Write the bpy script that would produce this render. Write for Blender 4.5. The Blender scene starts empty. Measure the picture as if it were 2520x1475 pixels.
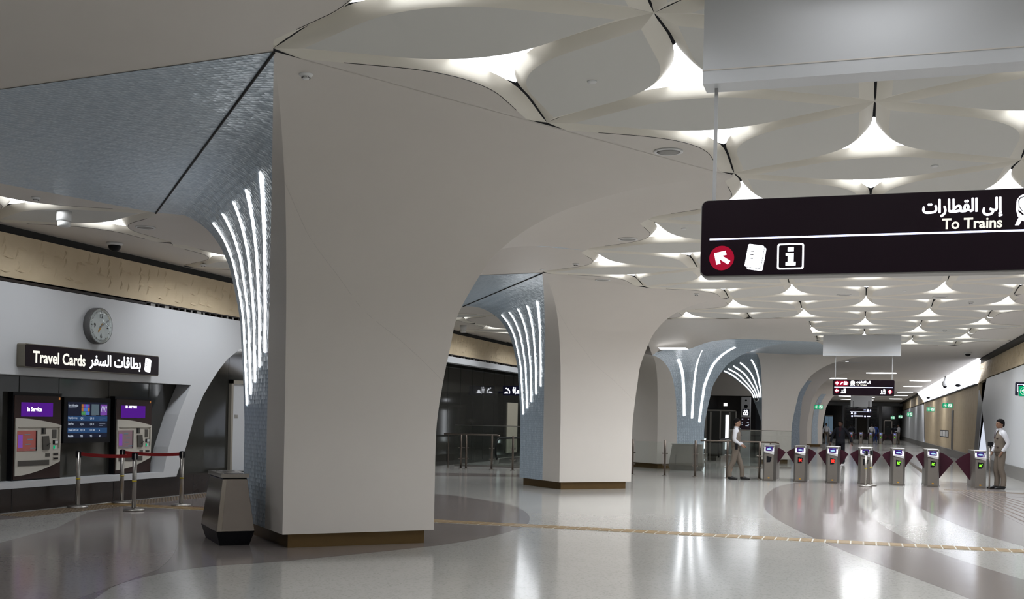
import bpy, bmesh, math, random
from mathutils import Vector, Matrix
random.seed(7)
PI = math.pi
scene = bpy.context.scene
COL = scene.collection

# ------------------------------------------------------------------ helpers
class MB:
    """collects shapes and links them as ONE mesh object"""
    def __init__(s):
        s.v = []; s.f = []; s.m = []; s.sm = []
    def add(s, vs, fs, mat=0, smooth=False, M=None):
        b = len(s.v)
        for p in vs:
            p = Vector(p)
            if M is not None: p = M @ p
            s.v.append((p.x, p.y, p.z))
        for f in fs:
            s.f.append(tuple(i + b for i in f)); s.m.append(mat); s.sm.append(smooth)
        return s
    def box(s, x0, x1, y0, y1, z0, z1, mat=0, M=None):
        vs = [(x0,y0,z0),(x1,y0,z0),(x1,y1,z0),(x0,y1,z0),(x0,y0,z1),(x1,y0,z1),(x1,y1,z1),(x0,y1,z1)]
        return s.add(vs, [(0,3,2,1),(4,5,6,7),(0,1,5,4),(1,2,6,5),(2,3,7,6),(3,0,4,7)], mat, False, M)
    def prism(s, pts, d, mat=0, M=None, smooth=False):
        """extrude the planar outline pts by vector d"""
        n = len(pts); d = Vector(d)
        a = [Vector(p) for p in pts]; b = [p + d for p in a]
        nrm = Vector((0,0,0))
        for i in range(n):
            p, q = a[i], a[(i+1) % n]
            nrm += Vector(((p.y-q.y)*(p.z+q.z), (p.z-q.z)*(p.x+q.x), (p.x-q.x)*(p.y+q.y)))
        fwd = tuple(range(n)); fs = []
        if nrm.dot(d) > 0:
            fs.append(tuple(reversed(fwd))); fs.append(tuple(n+i for i in range(n)))
            sides = [(i, (i+1) % n, n+(i+1) % n, n+i) for i in range(n)]
        else:
            fs.append(fwd); fs.append(tuple(n+i for i in reversed(range(n))))
            sides = [(i, n+i, n+(i+1) % n, (i+1) % n) for i in range(n)]
        s.add(a+b, fs, mat, False, M)
        base = len(s.v) - 2*n
        for f in sides:
            s.f.append(tuple(i+base for i in f)); s.m.append(mat); s.sm.append(smooth)
        return s
    def tube(s, pts, r, n=10, mat=0, caps=True, M=None):
        pts = [Vector(p) for p in pts]; rs = r if isinstance(r, (list, tuple)) else [r]*len(pts)
        rings = []; up = None
        for i, p in enumerate(pts):
            t = (pts[min(i+1, len(pts)-1)] - pts[max(i-1, 0)]).normalized()
            if up is None:
                up = Vector((0,0,1)) if abs(t.z) < .9 else Vector((1,0,0))
            x = t.cross(up).normalized(); up = x.cross(t).normalized()
            rings.append([p + (x*math.cos(2*PI*k/n) + up*math.sin(2*PI*k/n))*rs[i] for k in range(n)])
        vs = [q for rg in rings for q in rg]; fs = []
        for i in range(len(pts)-1):
            for k in range(n):
                a, b = i*n+k, i*n+(k+1) % n
                fs.append((a, b, b+n, a+n))
        s.add(vs, fs, mat, True, M)
        if caps:
            s.add(rings[0], [tuple(range(n))], mat, False, M)
            s.add(rings[-1], [tuple(reversed(range(n)))], mat, False, M)
        return s
    def lathe(s, prof, c=(0,0,0), n=24, mat=0, smooth=True, axis=None, M=None):
        """revolve the (r, z) profile about z through c (or about the given axis matrix)"""
        vs = []; fs = []
        for r, z in prof:
            for k in range(n):
                p = Vector((r*math.cos(2*PI*k/n), r*math.sin(2*PI*k/n), z))
                if axis is not None: p = axis @ p
                vs.append(p + Vector(c))
        m = len(prof)
        for i in range(m-1):
            for k in range(n):
                a, b = i*n+k, i*n+(k+1) % n
                fs.append((a, b, b+n, a+n))
        s.add(vs, fs, mat, smooth, M)
        b0 = len(s.v) - m*n
        if prof[0][0] > 1e-5: s.f.append(tuple(b0+k for k in reversed(range(n)))); s.m.append(mat); s.sm.append(False)
        if prof[-1][0] > 1e-5: s.f.append(tuple(b0+(m-1)*n+k for k in range(n))); s.m.append(mat); s.sm.append(False)
        return s
    def grid(s, rows, mat=0, smooth=True, flip=False, M=None):
        n = len(rows[0]); vs = [p for r in rows for p in r]; fs = []
        for i in range(len(rows)-1):
            for k in range(n-1):
                q = (i*n+k, i*n+k+1, (i+1)*n+k+1, (i+1)*n+k)
                fs.append(tuple(reversed(q)) if flip else q)
        return s.add(vs, fs, mat, smooth, M)
    def poly(s, pts, mat=0, M=None):
        return s.add(pts, [tuple(range(len(pts)))], mat, False, M)

def obj(name, mb, mats, parent=None, loc=None, rot=None, bevel=0, kind=None, label=None):
    me = bpy.data.meshes.new(name)
    me.from_pydata(mb.v, [], mb.f)
    if not isinstance(mats, (list, tuple)): mats = [mats]
    for m in mats: me.materials.append(m)
    me.polygons.foreach_set('material_index', mb.m)
    me.polygons.foreach_set('use_smooth', mb.sm)
    me.update()
    if bevel:
        bm = bmesh.new(); bm.from_mesh(me)
        bmesh.ops.remove_doubles(bm, verts=bm.verts, dist=1e-5)
        es = [e for e in bm.edges if len(e.link_faces) == 2 and e.calc_face_angle(0) > .6]
        try: bmesh.ops.bevel(bm, geom=es, offset=bevel, segments=2, affect='EDGES', profile=.5)
        except Exception: pass
        bm.to_mesh(me); bm.free()
    o = bpy.data.objects.new(name, me); COL.objects.link(o)
    if parent is not None: o.parent = parent
    if loc is not None: o.location = loc
    if rot is not None: o.rotation_euler = rot
    if kind: o['kind'] = kind
    if label: o['label'] = label
    return o

def tag(o, label, cat, group=None, kind=None):
    o['label'] = label; o['category'] = cat
    if group: o['group'] = group
    if kind: o['kind'] = kind
    return o

def thing(name, label, cat, loc=(0,0,0), rz=0, group=None, kind=None):
    o = bpy.data.objects.new(name, None); COL.objects.link(o)
    o.empty_display_size = .1
    o.location = loc; o.rotation_euler = (0,0,rz)
    return tag(o, label, cat, group, kind)

def dup(root, loc, rz=None, label=None, group=None):
    r = root.copy(); COL.objects.link(r); r.location = loc
    if rz is not None: r.rotation_euler = (0,0,rz)
    if label: r['label'] = label
    if group: r['group'] = group
    for ch in list(root.children):
        c = ch.copy(); COL.objects.link(c); c.parent = r
        for g in list(ch.children):
            d = g.copy(); COL.objects.link(d); d.parent = c
    return r

def struct(name, mb, mats, label=None, cat=None, parent=None):
    o = obj(name, mb, mats, parent)
    o['kind'] = 'structure'
    if label: o['label'] = label
    if cat: o['category'] = cat
    return o

# ------------------------------------------------------------------ materials
def srgb(r, g, b):
    f = lambda c: (c/12.92 if c <= .04045 else ((c+.055)/1.055)**2.4)
    return (f(r/255), f(g/255), f(b/255), 1)

def mat(name, col, rough=.5, metal=0, spec=.5, coat=0, noise=0, nscale=5, bump=0, bscale=20, emit=None, estr=0):
    m = bpy.data.materials.new(name); m.use_nodes = True
    nt = m.node_tree; b = nt.nodes['Principled BSDF']
    b.inputs['Base Color'].default_value = col
    b.inputs['Roughness'].default_value = rough
    b.inputs['Metallic'].default_value = metal
    b.inputs['Specular IOR Level'].default_value = spec
    b.inputs['Coat Weight'].default_value = coat
    if emit is not None:
        b.inputs['Emission Color'].default_value = emit
        b.inputs['Emission Strength'].default_value = estr
    if noise or bump:
        tc = nt.nodes.new('ShaderNodeTexCoord')
    if noise:
        n = nt.nodes.new('ShaderNodeTexNoise'); n.inputs['Scale'].default_value = nscale; n.inputs['Detail'].default_value = 5
        nt.links.new(tc.outputs['Object'], n.inputs['Vector'])
        mx = nt.nodes.new('ShaderNodeMix'); mx.data_type = 'RGBA'
        d = tuple(max(0, c*(1-noise)) for c in col[:3]) + (1,); u = tuple(min(1, c*(1+noise)) for c in col[:3]) + (1,)
        mx.inputs['A'].default_value = d; mx.inputs['B'].default_value = u
        nt.links.new(n.outputs['Fac'], mx.inputs['Factor']); nt.links.new(mx.outputs['Result'], b.inputs['Base Color'])
    if bump:
        n2 = nt.nodes.new('ShaderNodeTexNoise'); n2.inputs['Scale'].default_value = bscale
        nt.links.new(tc.outputs['Object'], n2.inputs['Vector'])
        bp = nt.nodes.new('ShaderNodeBump'); bp.inputs['Strength'].default_value = bump; bp.inputs['Distance'].default_value = .02
        nt.links.new(n2.outputs['Fac'], bp.inputs['Height']); nt.links.new(bp.outputs['Normal'], b.inputs['Normal'])
    return m

def emat(name, col, strength):
    m = bpy.data.materials.new(name); m.use_nodes = True
    nt = m.node_tree
    nt.nodes.remove(nt.nodes['Principled BSDF'])
    e = nt.nodes.new('ShaderNodeEmission'); e.inputs['Color'].default_value = col; e.inputs['Strength'].default_value = strength
    nt.links.new(e.outputs[0], nt.nodes['Material Output'].inputs['Surface'])
    return m

M = {}
M['plaster'] = mat('plaster_white', (.685,.64,.588,1), .55, spec=.3, noise=.02, nscale=2)
M['panelwhite'] = mat('panel_white', (.64,.65,.665,1), .35, spec=.4, noise=.015, nscale=1)
M['petal'] = mat('petal_grey_panel', (.66,.65,.61,1), .6, spec=.3)
M['cream'] = mat('petal_cream_rim', (.75,.71,.62,1), .45, spec=.4)
M['darkgap'] = mat('dark_gap', (.012,.011,.010,1), .7)
M['light'] = emat('ceiling_light_diffuser', (.96,.97,1,1), 3)
M['strip'] = emat('light_strip', (.95,.97,1,1), 6)
M['bronze'] = mat('bronze_plinth', (.14,.085,.03,1), .4, metal=.6, noise=.1, nscale=8)
M['steel'] = mat('brushed_steel', (.42,.40,.37,1), .3, metal=.9, noise=.05, nscale=30)
M['steeldark'] = mat('dark_polished_steel', (.30,.27,.24,1), .16, metal=.9, noise=.05, nscale=6)
M['bronzesteel'] = mat('warm_brushed_steel', (.20,.165,.14,1), .3, metal=.9)
M['darkwall'] = mat('dark_glossy_wall', (.040,.039,.034,1), .06, spec=.5, noise=.12, nscale=3)
M['blackwall'] = mat('black_glossy_wall', (.010,.008,.008,1), .08, spec=.4)
M['brownbase'] = mat('dark_brown_base', (.030,.022,.019,1), .22, spec=.4, noise=.1, nscale=4)
M['black'] = mat('black_plastic', (.006,.006,.008,1), .45, spec=.18)
M['maroon'] = mat('maroon_sign_face', (.009,.003,.007,1), .3, spec=.2)
M['flap'] = mat('maroon_flap', (.045,.006,.016,1), .4, spec=.3)
M['signwhite'] = emat('sign_white', (.9,.93,1,1), 3.2)
M['signcream'] = emat('sign_cream', (1,.97,.86,1), 1.0)
M['signline'] = emat('sign_line', (.62,.68,1,1), 3.0)
M['signred'] = emat('sign_red', (.36,.008,.03,1), 1.0)
M['signblue'] = mat('sign_navy', (.012,.012,.04,1), .3)
M['green'] = emat('exit_green', (.0,.36,.14,1), 1.0)
M['exitwhite'] = emat('exit_white', (.75,.9,.82,1), 1.0)
M['red_led'] = emat('red_led', (1,.03,.02,1), 2.2)
M['green_led'] = emat('green_led', (.25,1,.04,1), 1.5)
M['white'] = mat('white_enamel', (.75,.75,.74,1), .4)
M['greyplastic'] = mat('grey_plastic', (.45,.45,.45,1), .5)
M['grille'] = mat('speaker_grille', (.33,.32,.30,1), .6)
M['redbelt'] = mat('red_belt', (.28,.008,.010,1), .7)
M['yellow'] = mat('yellow_tape', (.55,.42,.02,1), .5)
M['gold'] = mat('gold_tile', (.24,.145,.04,1), .38, metal=.3, noise=.3, nscale=14)
M['joint'] = mat('light_joint', (.55,.52,.45,1), .5)
M['skirt'] = mat('grey_skirting', (.26,.25,.235,1), .35, metal=.3, noise=.08, nscale=4)

def make_glassmosaic():
    m = bpy.data.materials.new('glass_mosaic_cladding'); m.use_nodes = True
    nt = m.node_tree; N = nt.nodes; L = nt.links; b = N['Principled BSDF']
    tc = N.new('ShaderNodeTexCoord')
    vo = N.new('ShaderNodeTexVoronoi'); vo.inputs['Scale'].default_value = 19; vo.inputs['Randomness'].default_value = .22
    L.new(tc.outputs['Object'], vo.inputs['Vector'])
    # each little tile tilts its own way
    sub = N.new('ShaderNodeVectorMath'); sub.operation = 'SUBTRACT'; sub.inputs[1].default_value = (.5,.5,.5)
    L.new(vo.outputs['Color'], sub.inputs[0])
    sc = N.new('ShaderNodeVectorMath'); sc.operation = 'SCALE'; sc.inputs['Scale'].default_value = .22
    L.new(sub.outputs[0], sc.inputs[0])
    ge = N.new('ShaderNodeNewGeometry')
    ad = N.new('ShaderNodeVectorMath'); ad.operation = 'ADD'
    L.new(ge.outputs['Normal'], ad.inputs[0]); L.new(sc.outputs[0], ad.inputs[1])
    no = N.new('ShaderNodeVectorMath'); no.operation = 'NORMALIZE'; L.new(ad.outputs[0], no.inputs[0])
    bp = N.new('ShaderNodeBump'); bp.inputs['Strength'].default_value = .45; bp.inputs['Distance'].default_value = .015
    L.new(vo.outputs['Distance'], bp.inputs['Height']); L.new(no.outputs[0], bp.inputs['Normal'])
    L.new(bp.outputs['Normal'], b.inputs['Normal'])
    mr = N.new('ShaderNodeMapRange'); mr.inputs['From Min'].default_value = .0; mr.inputs['From Max'].default_value = .6
    L.new(vo.outputs['Distance'], mr.inputs['Value'])
    mx = N.new('ShaderNodeMix'); mx.data_type = 'RGBA'
    mx.inputs['A'].default_value = (.60,.69,.76,1); mx.inputs['B'].default_value = (.40,.48,.56,1)
    L.new(mr.outputs['Result'], mx.inputs['Factor'])
    # a highlight painted as a pale dot in the middle of each tile
    lt = N.new('ShaderNodeMath'); lt.operation = 'LESS_THAN'; lt.inputs[1].default_value = .13; L.new(vo.outputs['Distance'], lt.inputs[0])
    m2 = N.new('ShaderNodeMix'); m2.data_type = 'RGBA'; m2.inputs['B'].default_value = (.80,.84,.88,1)
    L.new(lt.outputs[0], m2.inputs['Factor']); L.new(mx.outputs['Result'], m2.inputs['A']); L.new(m2.outputs['Result'], b.inputs['Base Color'])
    b.inputs['Metallic'].default_value = .06; b.inputs['Roughness'].default_value = .33; b.inputs['Specular IOR Level'].default_value = .3
    return m
M['mosaic'] = make_glassmosaic()

def make_floor(name, base, dark, rough):
    m = bpy.data.materials.new(name); m.use_nodes = True
    nt = m.node_tree; N = nt.nodes; L = nt.links; b = N['Principled BSDF']
    tc = N.new('ShaderNodeTexCoord')
    sp = N.new('ShaderNodeTexVoronoi'); sp.inputs['Scale'].default_value = 55; sp.inputs['Randomness'].default_value = 1
    L.new(tc.outputs['Object'], sp.inputs['Vector'])
    cr = N.new('ShaderNodeValToRGB'); cr.color_ramp.elements[0].position = .10; cr.color_ramp.elements[1].position = .22
    cr.color_ramp.elements[0].color = dark; cr.color_ramp.elements[1].color = base
    sep = N.new('ShaderNodeSeparateColor'); L.new(sp.outputs['Color'], sep.inputs[0]); L.new(sep.outputs[0], cr.inputs['Fac'])
    no = N.new('ShaderNodeTexNoise'); no.inputs['Scale'].default_value = .9; no.inputs['Detail'].default_value = 4
    L.new(tc.outputs['Object'], no.inputs['Vector'])
    mr = N.new('ShaderNodeMapRange'); mr.inputs['To Min'].default_value = .90; mr.inputs['To Max'].default_value = 1.06
    L.new(no.outputs['Fac'], mr.inputs['Value'])
    mx = N.new('ShaderNodeMix'); mx.data_type = 'RGBA'; mx.blend_type = 'MULTIPLY'; mx.inputs['Factor'].default_value = 1
    L.new(cr.outputs['Color'], mx.inputs['A']); L.new(mr.outputs['Result'], mx.inputs['B'])
    L.new(mx.outputs['Result'], b.inputs['Base Color'])
    b.inputs['Roughness'].default_value = rough; b.inputs['Specular IOR Level'].default_value = .3
    n2 = N.new('ShaderNodeTexNoise'); n2.inputs['Scale'].default_value = 2.2; n2.inputs['Detail'].default_value = 3
    L.new(tc.outputs['Object'], n2.inputs['Vector'])
    bp = N.new('ShaderNodeBump'); bp.inputs['Strength'].default_value = .025; bp.inputs['Distance'].default_value = .03
    L.new(n2.outputs['Fac'], bp.inputs['Height']); L.new(bp.outputs['Normal'], b.inputs['Normal'])
    return m
M['floor'] = make_floor('terrazzo_light', (.45,.436,.406,1), (.37,.357,.33,1), .13)
M['floordark'] = make_floor('terrazzo_mauve', (.25,.218,.204,1), (.21,.184,.172,1), .13)
M['floormid'] = make_floor('terrazzo_grey', (.32,.285,.265,1), (.275,.245,.225,1), .14)

def make_stone():
    m = bpy.data.materials.new('carved_limestone'); m.use_nodes = True
    nt = m.node_tree; N = nt.nodes; L = nt.links; b = N['Principled BSDF']
    tc = N.new('ShaderNodeTexCoord')
    n1 = N.new('ShaderNodeTexNoise'); n1.inputs['Scale'].default_value = 2.5; n1.inputs['Detail'].default_value = 6
    L.new(tc.outputs['Object'], n1.inputs['Vector'])
    mx = N.new('ShaderNodeMix'); mx.data_type = 'RGBA'
    mx.inputs['A'].default_value = (.55,.435,.275,1); mx.inputs['B'].default_value = (.72,.595,.41,1)
    L.new(n1.outputs['Fac'], mx.inputs['Factor']); L.new(mx.outputs['Result'], b.inputs['Base Color'])
    b.inputs['Roughness'].default_value = .6
    n2 = N.new('ShaderNodeTexNoise'); n2.inputs['Scale'].default_value = 25
    L.new(tc.outputs['Object'], n2.inputs['Vector'])
    bp = N.new('ShaderNodeBump'); bp.inputs['Strength'].default_value = .2; bp.inputs['Distance'].default_value = .01
    L.new(n2.outputs['Fac'], bp.inputs['Height']); L.new(bp.outputs['Normal'], b.inputs['Normal'])
    return m
M['stone'] = make_stone()

def make_glass():
    m = bpy.data.materials.new('clear_glass'); m.use_nodes = True
    nt = m.node_tree; N = nt.nodes; L = nt.links
    N.remove(N['Principled BSDF'])
    tr = N.new('ShaderNodeBsdfTransparent'); tr.inputs['Color'].default_value = (.955,.975,.965,1)
    gl = N.new('ShaderNodeBsdfGlossy'); gl.inputs['Roughness'].default_value = .03; gl.inputs['Color'].default_value = (.9,.95,.93,1)
    lw = N.new('ShaderNodeLayerWeight'); lw.inputs['Blend'].default_value = .5
    pw = N.new('ShaderNodeMath'); pw.operation = 'POWER'; pw.inputs[1].default_value = 4.5
    ml = N.new('ShaderNodeMath'); ml.operation = 'MULTIPLY_ADD'; ml.inputs[1].default_value = .8; ml.inputs[2].default_value = .04
    mx = N.new('ShaderNodeMixShader')
    L.new(lw.outputs['Facing'], pw.inputs[0]); L.new(pw.outputs[0], ml.inputs[0]); L.new(ml.outputs[0], mx.inputs['Fac']); L.new(tr.outputs[0], mx.inputs[1]); L.new(gl.outputs[0], mx.inputs[2])
    L.new(mx.outputs[0], N['Material Output'].inputs['Surface'])
    return m
M['glass'] = make_glass()

# ------------------------------------------------------------------ lettering
_txt = {}
def text_geo(s, bold):
    k = (s, bold)
    if k not in _txt:
        c = bpy.data.curves.new('lettering', 'FONT'); c.body = s; c.size = 1; c.offset = bold; c.extrude = 0; c.resolution_u = 3
        o = bpy.data.objects.new('lettering', c); COL.objects.link(o)
        dg = bpy.context.evaluated_depsgraph_get(); dg.update()
        me = bpy.data.meshes.new_from_object(o.evaluated_get(dg))
        vs = [(v.co.x, v.co.y) for v in me.vertices]; fs = [tuple(p.vertices) for p in me.polygons]
        bpy.data.objects.remove(o); bpy.data.curves.remove(c); bpy.data.meshes.remove(me)
        x0 = min(v[0] for v in vs); x1 = max(v[0] for v in vs); y0 = min(v[1] for v in vs); y1 = max(v[1] for v in vs)
        _txt[k] = ([((x-x0)/(x1-x0), (y-y0)/(y1-y0)) for x, y in vs], fs)
    return _txt[k]

def put_text(mb, s, x0, x1, z0, z1, y, bold=.02, mi=0, M=None):
    """flat lettering in the box x0..x1, z0..z1 on the plane y (facing -y)"""
    vs, fs = text_geo(s, bold)
    mb.add([(x0+(x1-x0)*u, y, z0+(z1-z0)*v) for u, v in vs], fs, mi, False, M)

def put_bold(mb, s, x0, x1, z0, z1, y, w, mi=0):
    """heavier lettering: the outline laid down several times, a little apart"""
    for k in range(9):
        dx, dz = ((0,0),(1,0),(-1,0),(0,1),(0,-1),(.7,.7),(-.7,.7),(.7,-.7),(-.7,-.7))[k]
        put_text(mb, s, x0+dx*w, x1+dx*w, z0+dz*w, z1+dz*w, y-.00012*k, .004, mi)
def clip_text(mb, s, x0, x1, z0, z1, zmax, y, bold, mi=0):
    """lettering cut off along the height zmax"""
    vs, fs = text_geo(s, bold)
    for f in fs:
        q = [(x0+(x1-x0)*vs[i][0], z0+(z1-z0)*vs[i][1]) for i in f]; out = []
        for i in range(len(q)):
            a, b = q[i], q[(i+1) % len(q)]
            if a[1] <= zmax: out.append(a)
            if (a[1] <= zmax) != (b[1] <= zmax):
                t = (zmax-a[1])/(b[1]-a[1]); out.append((a[0]+(b[0]-a[0])*t, zmax))
        if len(out) > 2: mb.poly([(u, y, v) for u, v in out], mi)
def rrect(x0, x1, z0, z1, r, y, n=5):
    pts = []
    for cx, cz, a0 in ((x1-r, z1-r, 0), (x0+r, z1-r, 90), (x0+r, z0+r, 180), (x1-r, z0+r, 270)):
        for k in range(n+1):
            a = math.radians(a0 + 90*k/n); pts.append((cx+r*math.cos(a), y, cz+r*math.sin(a)))
    return pts
def disc(cx, cz, r, y, n=28):
    return [(cx+r*math.cos(2*PI*k/n), y, cz+r*math.sin(2*PI*k/n)) for k in range(n)]
def poly2(mb, pts, cx, cz, s, y, mi=0, rot=0, t=.004, M=None):
    """outline given in a unit box (x right, z up), scaled by s about cx, cz"""
    c, q = math.cos(rot), math.sin(rot)
    mb.prism([(cx+(x*c-z*q)*s, y, cz+(x*q+z*c)*s) for x, z in pts], (0, -t, 0), mi, M)
def bar2(mb, x0, z0, x1, z1, w, y, mi=0, t=.004, M=None):
    d = Vector((x1-x0, z1-z0)).normalized(); n = Vector((-d.y, d.x))*w/2
    mb.prism([(x0+n.x, y, z0+n.y), (x1+n.x, y, z1+n.y), (x1-n.x, y, z1-n.y), (x0-n.x, y, z0-n.y)], (0, -t, 0), mi, M)

# ------------------------------------------------------------------ camera
FPX, ROLL, YAW, HY, EYE = 2700.0, .0207, .3073, 1029.6, 1.6
cam = bpy.data.cameras.new('camera'); cob = bpy.data.objects.new('camera', cam); COL.objects.link(cob)
cam.sensor_fit = 'HORIZONTAL'; cam.sensor_width = 36; cam.lens = 36*FPX/2520
cam.shift_y = (HY-737.5)/2520
cam.clip_start = .05; cam.clip_end = 400
cob.location = (0, 0, EYE)
# camera roll about its own axis, then upright, then turned left of the concourse axis
cob.rotation_mode = 'QUATERNION'
cob.rotation_quaternion = (Matrix.Rotation(YAW, 3, 'Z') @ Matrix.Rotation(PI/2, 3, 'X') @ Matrix.Rotation(ROLL, 3, 'Z')).to_quaternion()
scene.camera = cob
def ray(px, py):
    dx, dy = px-1260, py-HY
    c, s = math.cos(ROLL), math.sin(ROLL)
    u = (dx*c+dy*s)/FPX; v = (-dx*s+dy*c)/FPX
    ca, sa = math.cos(YAW), math.sin(YAW)
    return Vector((u*ca-sa, u*sa+ca, -v))
def fl(px, py, z=0.0):
    d = ray(px, py); t = (z-EYE)/d.z
    return (d.x*t, d.y*t)

LAMP_W = 22.5
ZC = 4.37          # ceiling level
# ------------------------------------------------------------------ ceiling: lattice of petal panels
A2 = 1.4675; RY = 2.505; Y0R = 7.43
SLOPE = math.tan(PI/6)
def w_out(s, h):
    s1 = .70
    if s < s1: return max(0, SLOPE*s-.010)
    return SLOPE*s1-.010 + SLOPE*((s-s1) - (s-s1)**2/(2*(h-s1)))
def w_in(s, h):
    a = .26; s1 = .86; m = .58
    if s < a: return 0
    if s < s1: return m*(s-a)
    return m*(s1-a) + m*((s-s1) - (s-s1)**2/(2*(h-s1)))
RISE = .095
def petal(P, Q, left, right):
    """one leaf shaped panel between the nodes P and Q; left / right say on which side it has a rolled rim"""
    mb = MB()
    P = Vector((P[0], P[1], 0)); Q = Vector((Q[0], Q[1], 0)); d = Q-P; L = d.length; d = d/L; n = Vector((-d.y, d.x, 0)); h = L/2
    K = 26; NP = 5
    def pt(s, w, z): return P + d*s + n*w + Vector((0, 0, ZC+z))
    for sgn, on in ((1, left), (-1, right)):
        if not on: continue
        rows = []; inner = []
        for i in range(K+1):
            t = i/K; so = L*t; si = .26+(L-.52)*t
            wo = w_out(min(so, L-so), h); wi = w_in(min(si, L-si), h)
            r = []
            for k in range(NP+1):
                f = k/NP; z = RISE*f**1.35*min(1, .25+min(so, L-so)*1.4)
                r.append(pt(si+(so-si)*f, sgn*(wi+(wo-wi)*f), z))
            rows.append(r); inner.append(r[0])
        mb.grid(rows, 1, True, flip=(sgn < 0))
        # flat soffit between the axis and the inner line
        axis = [pt(.26+(L-.52)*i/K, 0, 0) for i in range(K+1)]
        mb.grid([[a, b] for a, b in zip(axis, inner)], 0 if (left and right) else 2, False, flip=(sgn < 0))
        if not (left and right): mb.tube([p+Vector((0,0,.001)) for p in inner[3:-3]], .004, 4, 3, False)
        # short tips along the axis
        a0 = pt(0, 0, 0); a1 = pt(L, 0, 0)
    return mb

def node_r(j, k):  # right lattice node: row j, index k
    return (-1.40 + 2.935*k + (0 if j % 2 == 0 else A2), Y0R + RY*j)
LB = {0:-4.335, 1:-2.868, 2:-1.40, 3:-2.868, 4:-4.335, 5:-5.80, 6:-4.335, 7:-2.868, 8:-4.335, 9:-5.80, 10:-4.335, 11:-2.868, 12:-1.40, 13:.067,
      -1:-2.868, -2:-1.40, -3:-2.868, -4:-4.335, -5:-2.868, -6:-1.40}
RB = {j: (4.47 if j % 2 == 0 else 3.0) for j in range(-6, 14)}
def rnodes(j):
    x0 = LB[j]; n = int(round((RB[j]-x0)/2.935))
    return [(round(x0+2.935*i, 3), round(Y0R+RY*j, 3)) for i in range(n+1)]
tris = []
for j in range(-6, 13):
    a = rnodes(j); b = rnodes(j+1)
    for p, row, oth in [(a, a, b), (b, b, a)]:
        for i in range(len(p)-1):
            mx = (p[i][0]+p[i+1][0])/2
            for q in oth:
                if abs(q[0]-mx) < .05: tris.append((p[i], p[i+1], q))
# left aisle lattice
YL = 13.09
def lnodes(j):
    y = round(YL+RY*j, 3)
    return [(-12.385, y), (-9.45, y)] if j % 2 == 0 else [(-10.918, y)]
for j in range(-3, 12):
    a = lnodes(j); b = lnodes(j+1)
    two, one = (a, b) if len(a) == 2 else (b, a)
    tris.append((two[0], two[1], one[0]))
edges = {}
for t in tris:
    for i in range(3):
        p, q, r = t[i], t[(i+1) % 3], t[(i+2) % 3]
        k = (p, q) if p < q else (q, p)
        P, Q = Vector(k[0]), Vector(k[1]); d = Q-P
        side = (d.x*(r[1]-P.y) - d.y*(r[0]-P.x)) > 0
        e = edges.setdefault(k, [False, False]); e[0 if side else 1] = True

# the plain sheet of ceiling around the lattices
sheet = MB()
def quad(x0a, x1a, ya, x0b, x1b, yb, z=ZC):
    sheet.poly([(x0a, ya, z), (x0b, yb, z), (x1b, yb, z), (x1a, ya, z)])
XS = -8.6; XE = 4.50
for j in range(-6, 13):
    ya, yb = Y0R+RY*j, Y0R+RY*(j+1)
    quad(XS, LB[j], ya, XS, LB[j+1], yb)
    quad(RB[j], XE, ya, RB[j+1], XE, yb)
quad(XS, XE, -14, XS, XE, Y0R-6*RY)
yt = Y0R+13*RY
quad(XS, XE, yt, XS, XE, 150)
for j in range(-3, 12):
    ya, yb = YL+RY*j, YL+RY*(j+1)
    r = [-9.45 if (j+k) % 2 == 0 else -10.918 for k in (0, 1)]; l = [-12.385 if (j+k) % 2 == 0 else -10.918 for k in (0, 1)]
    quad(r[0], XS, ya, r[1], XS, yb)
    quad(-12.9, l[0], ya, -12.9, l[1], yb)
quad(-12.9, XS, -14, -12.9, XS, YL-3*RY)
quad(-12.9, XS, YL+12*RY, -12.9, XS, 150)
ceiling = struct('ceiling', sheet, [M['plaster']])
keys = sorted(edges, key=lambda k: (k[0][1]+k[1][1])/2)
def shown(k):
    x = (k[0][0]+k[1][0])/2; y = (k[0][1]+k[1][1])/2
    return y > 5.5 and x < y*.62+.5 and (x > -1.2*y)
rest = MB(); cnt = 0
for k in sorted(keys, key=lambda k: (not shown(k), (k[0][1]+k[1][1])/2)):
    l, r = edges[k]
    pm = petal(k[0], k[1], l, r)
    if shown(k) and cnt < 99:
        cnt += 1
        obj('petal_panel', pm, [M['petal'], M['cream'], M['plaster'], M['darkgap']], ceiling)
    else:
        b = len(rest.v); rest.v += pm.v; rest.f += [tuple(i+b for i in f) for f in pm.f]; rest.m += pm.m; rest.sm += pm.sm
obj('petal_panel', rest, [M['petal'], M['cream'], M['plaster'], M['darkgap']], ceiling, kind='stuff')

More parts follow.
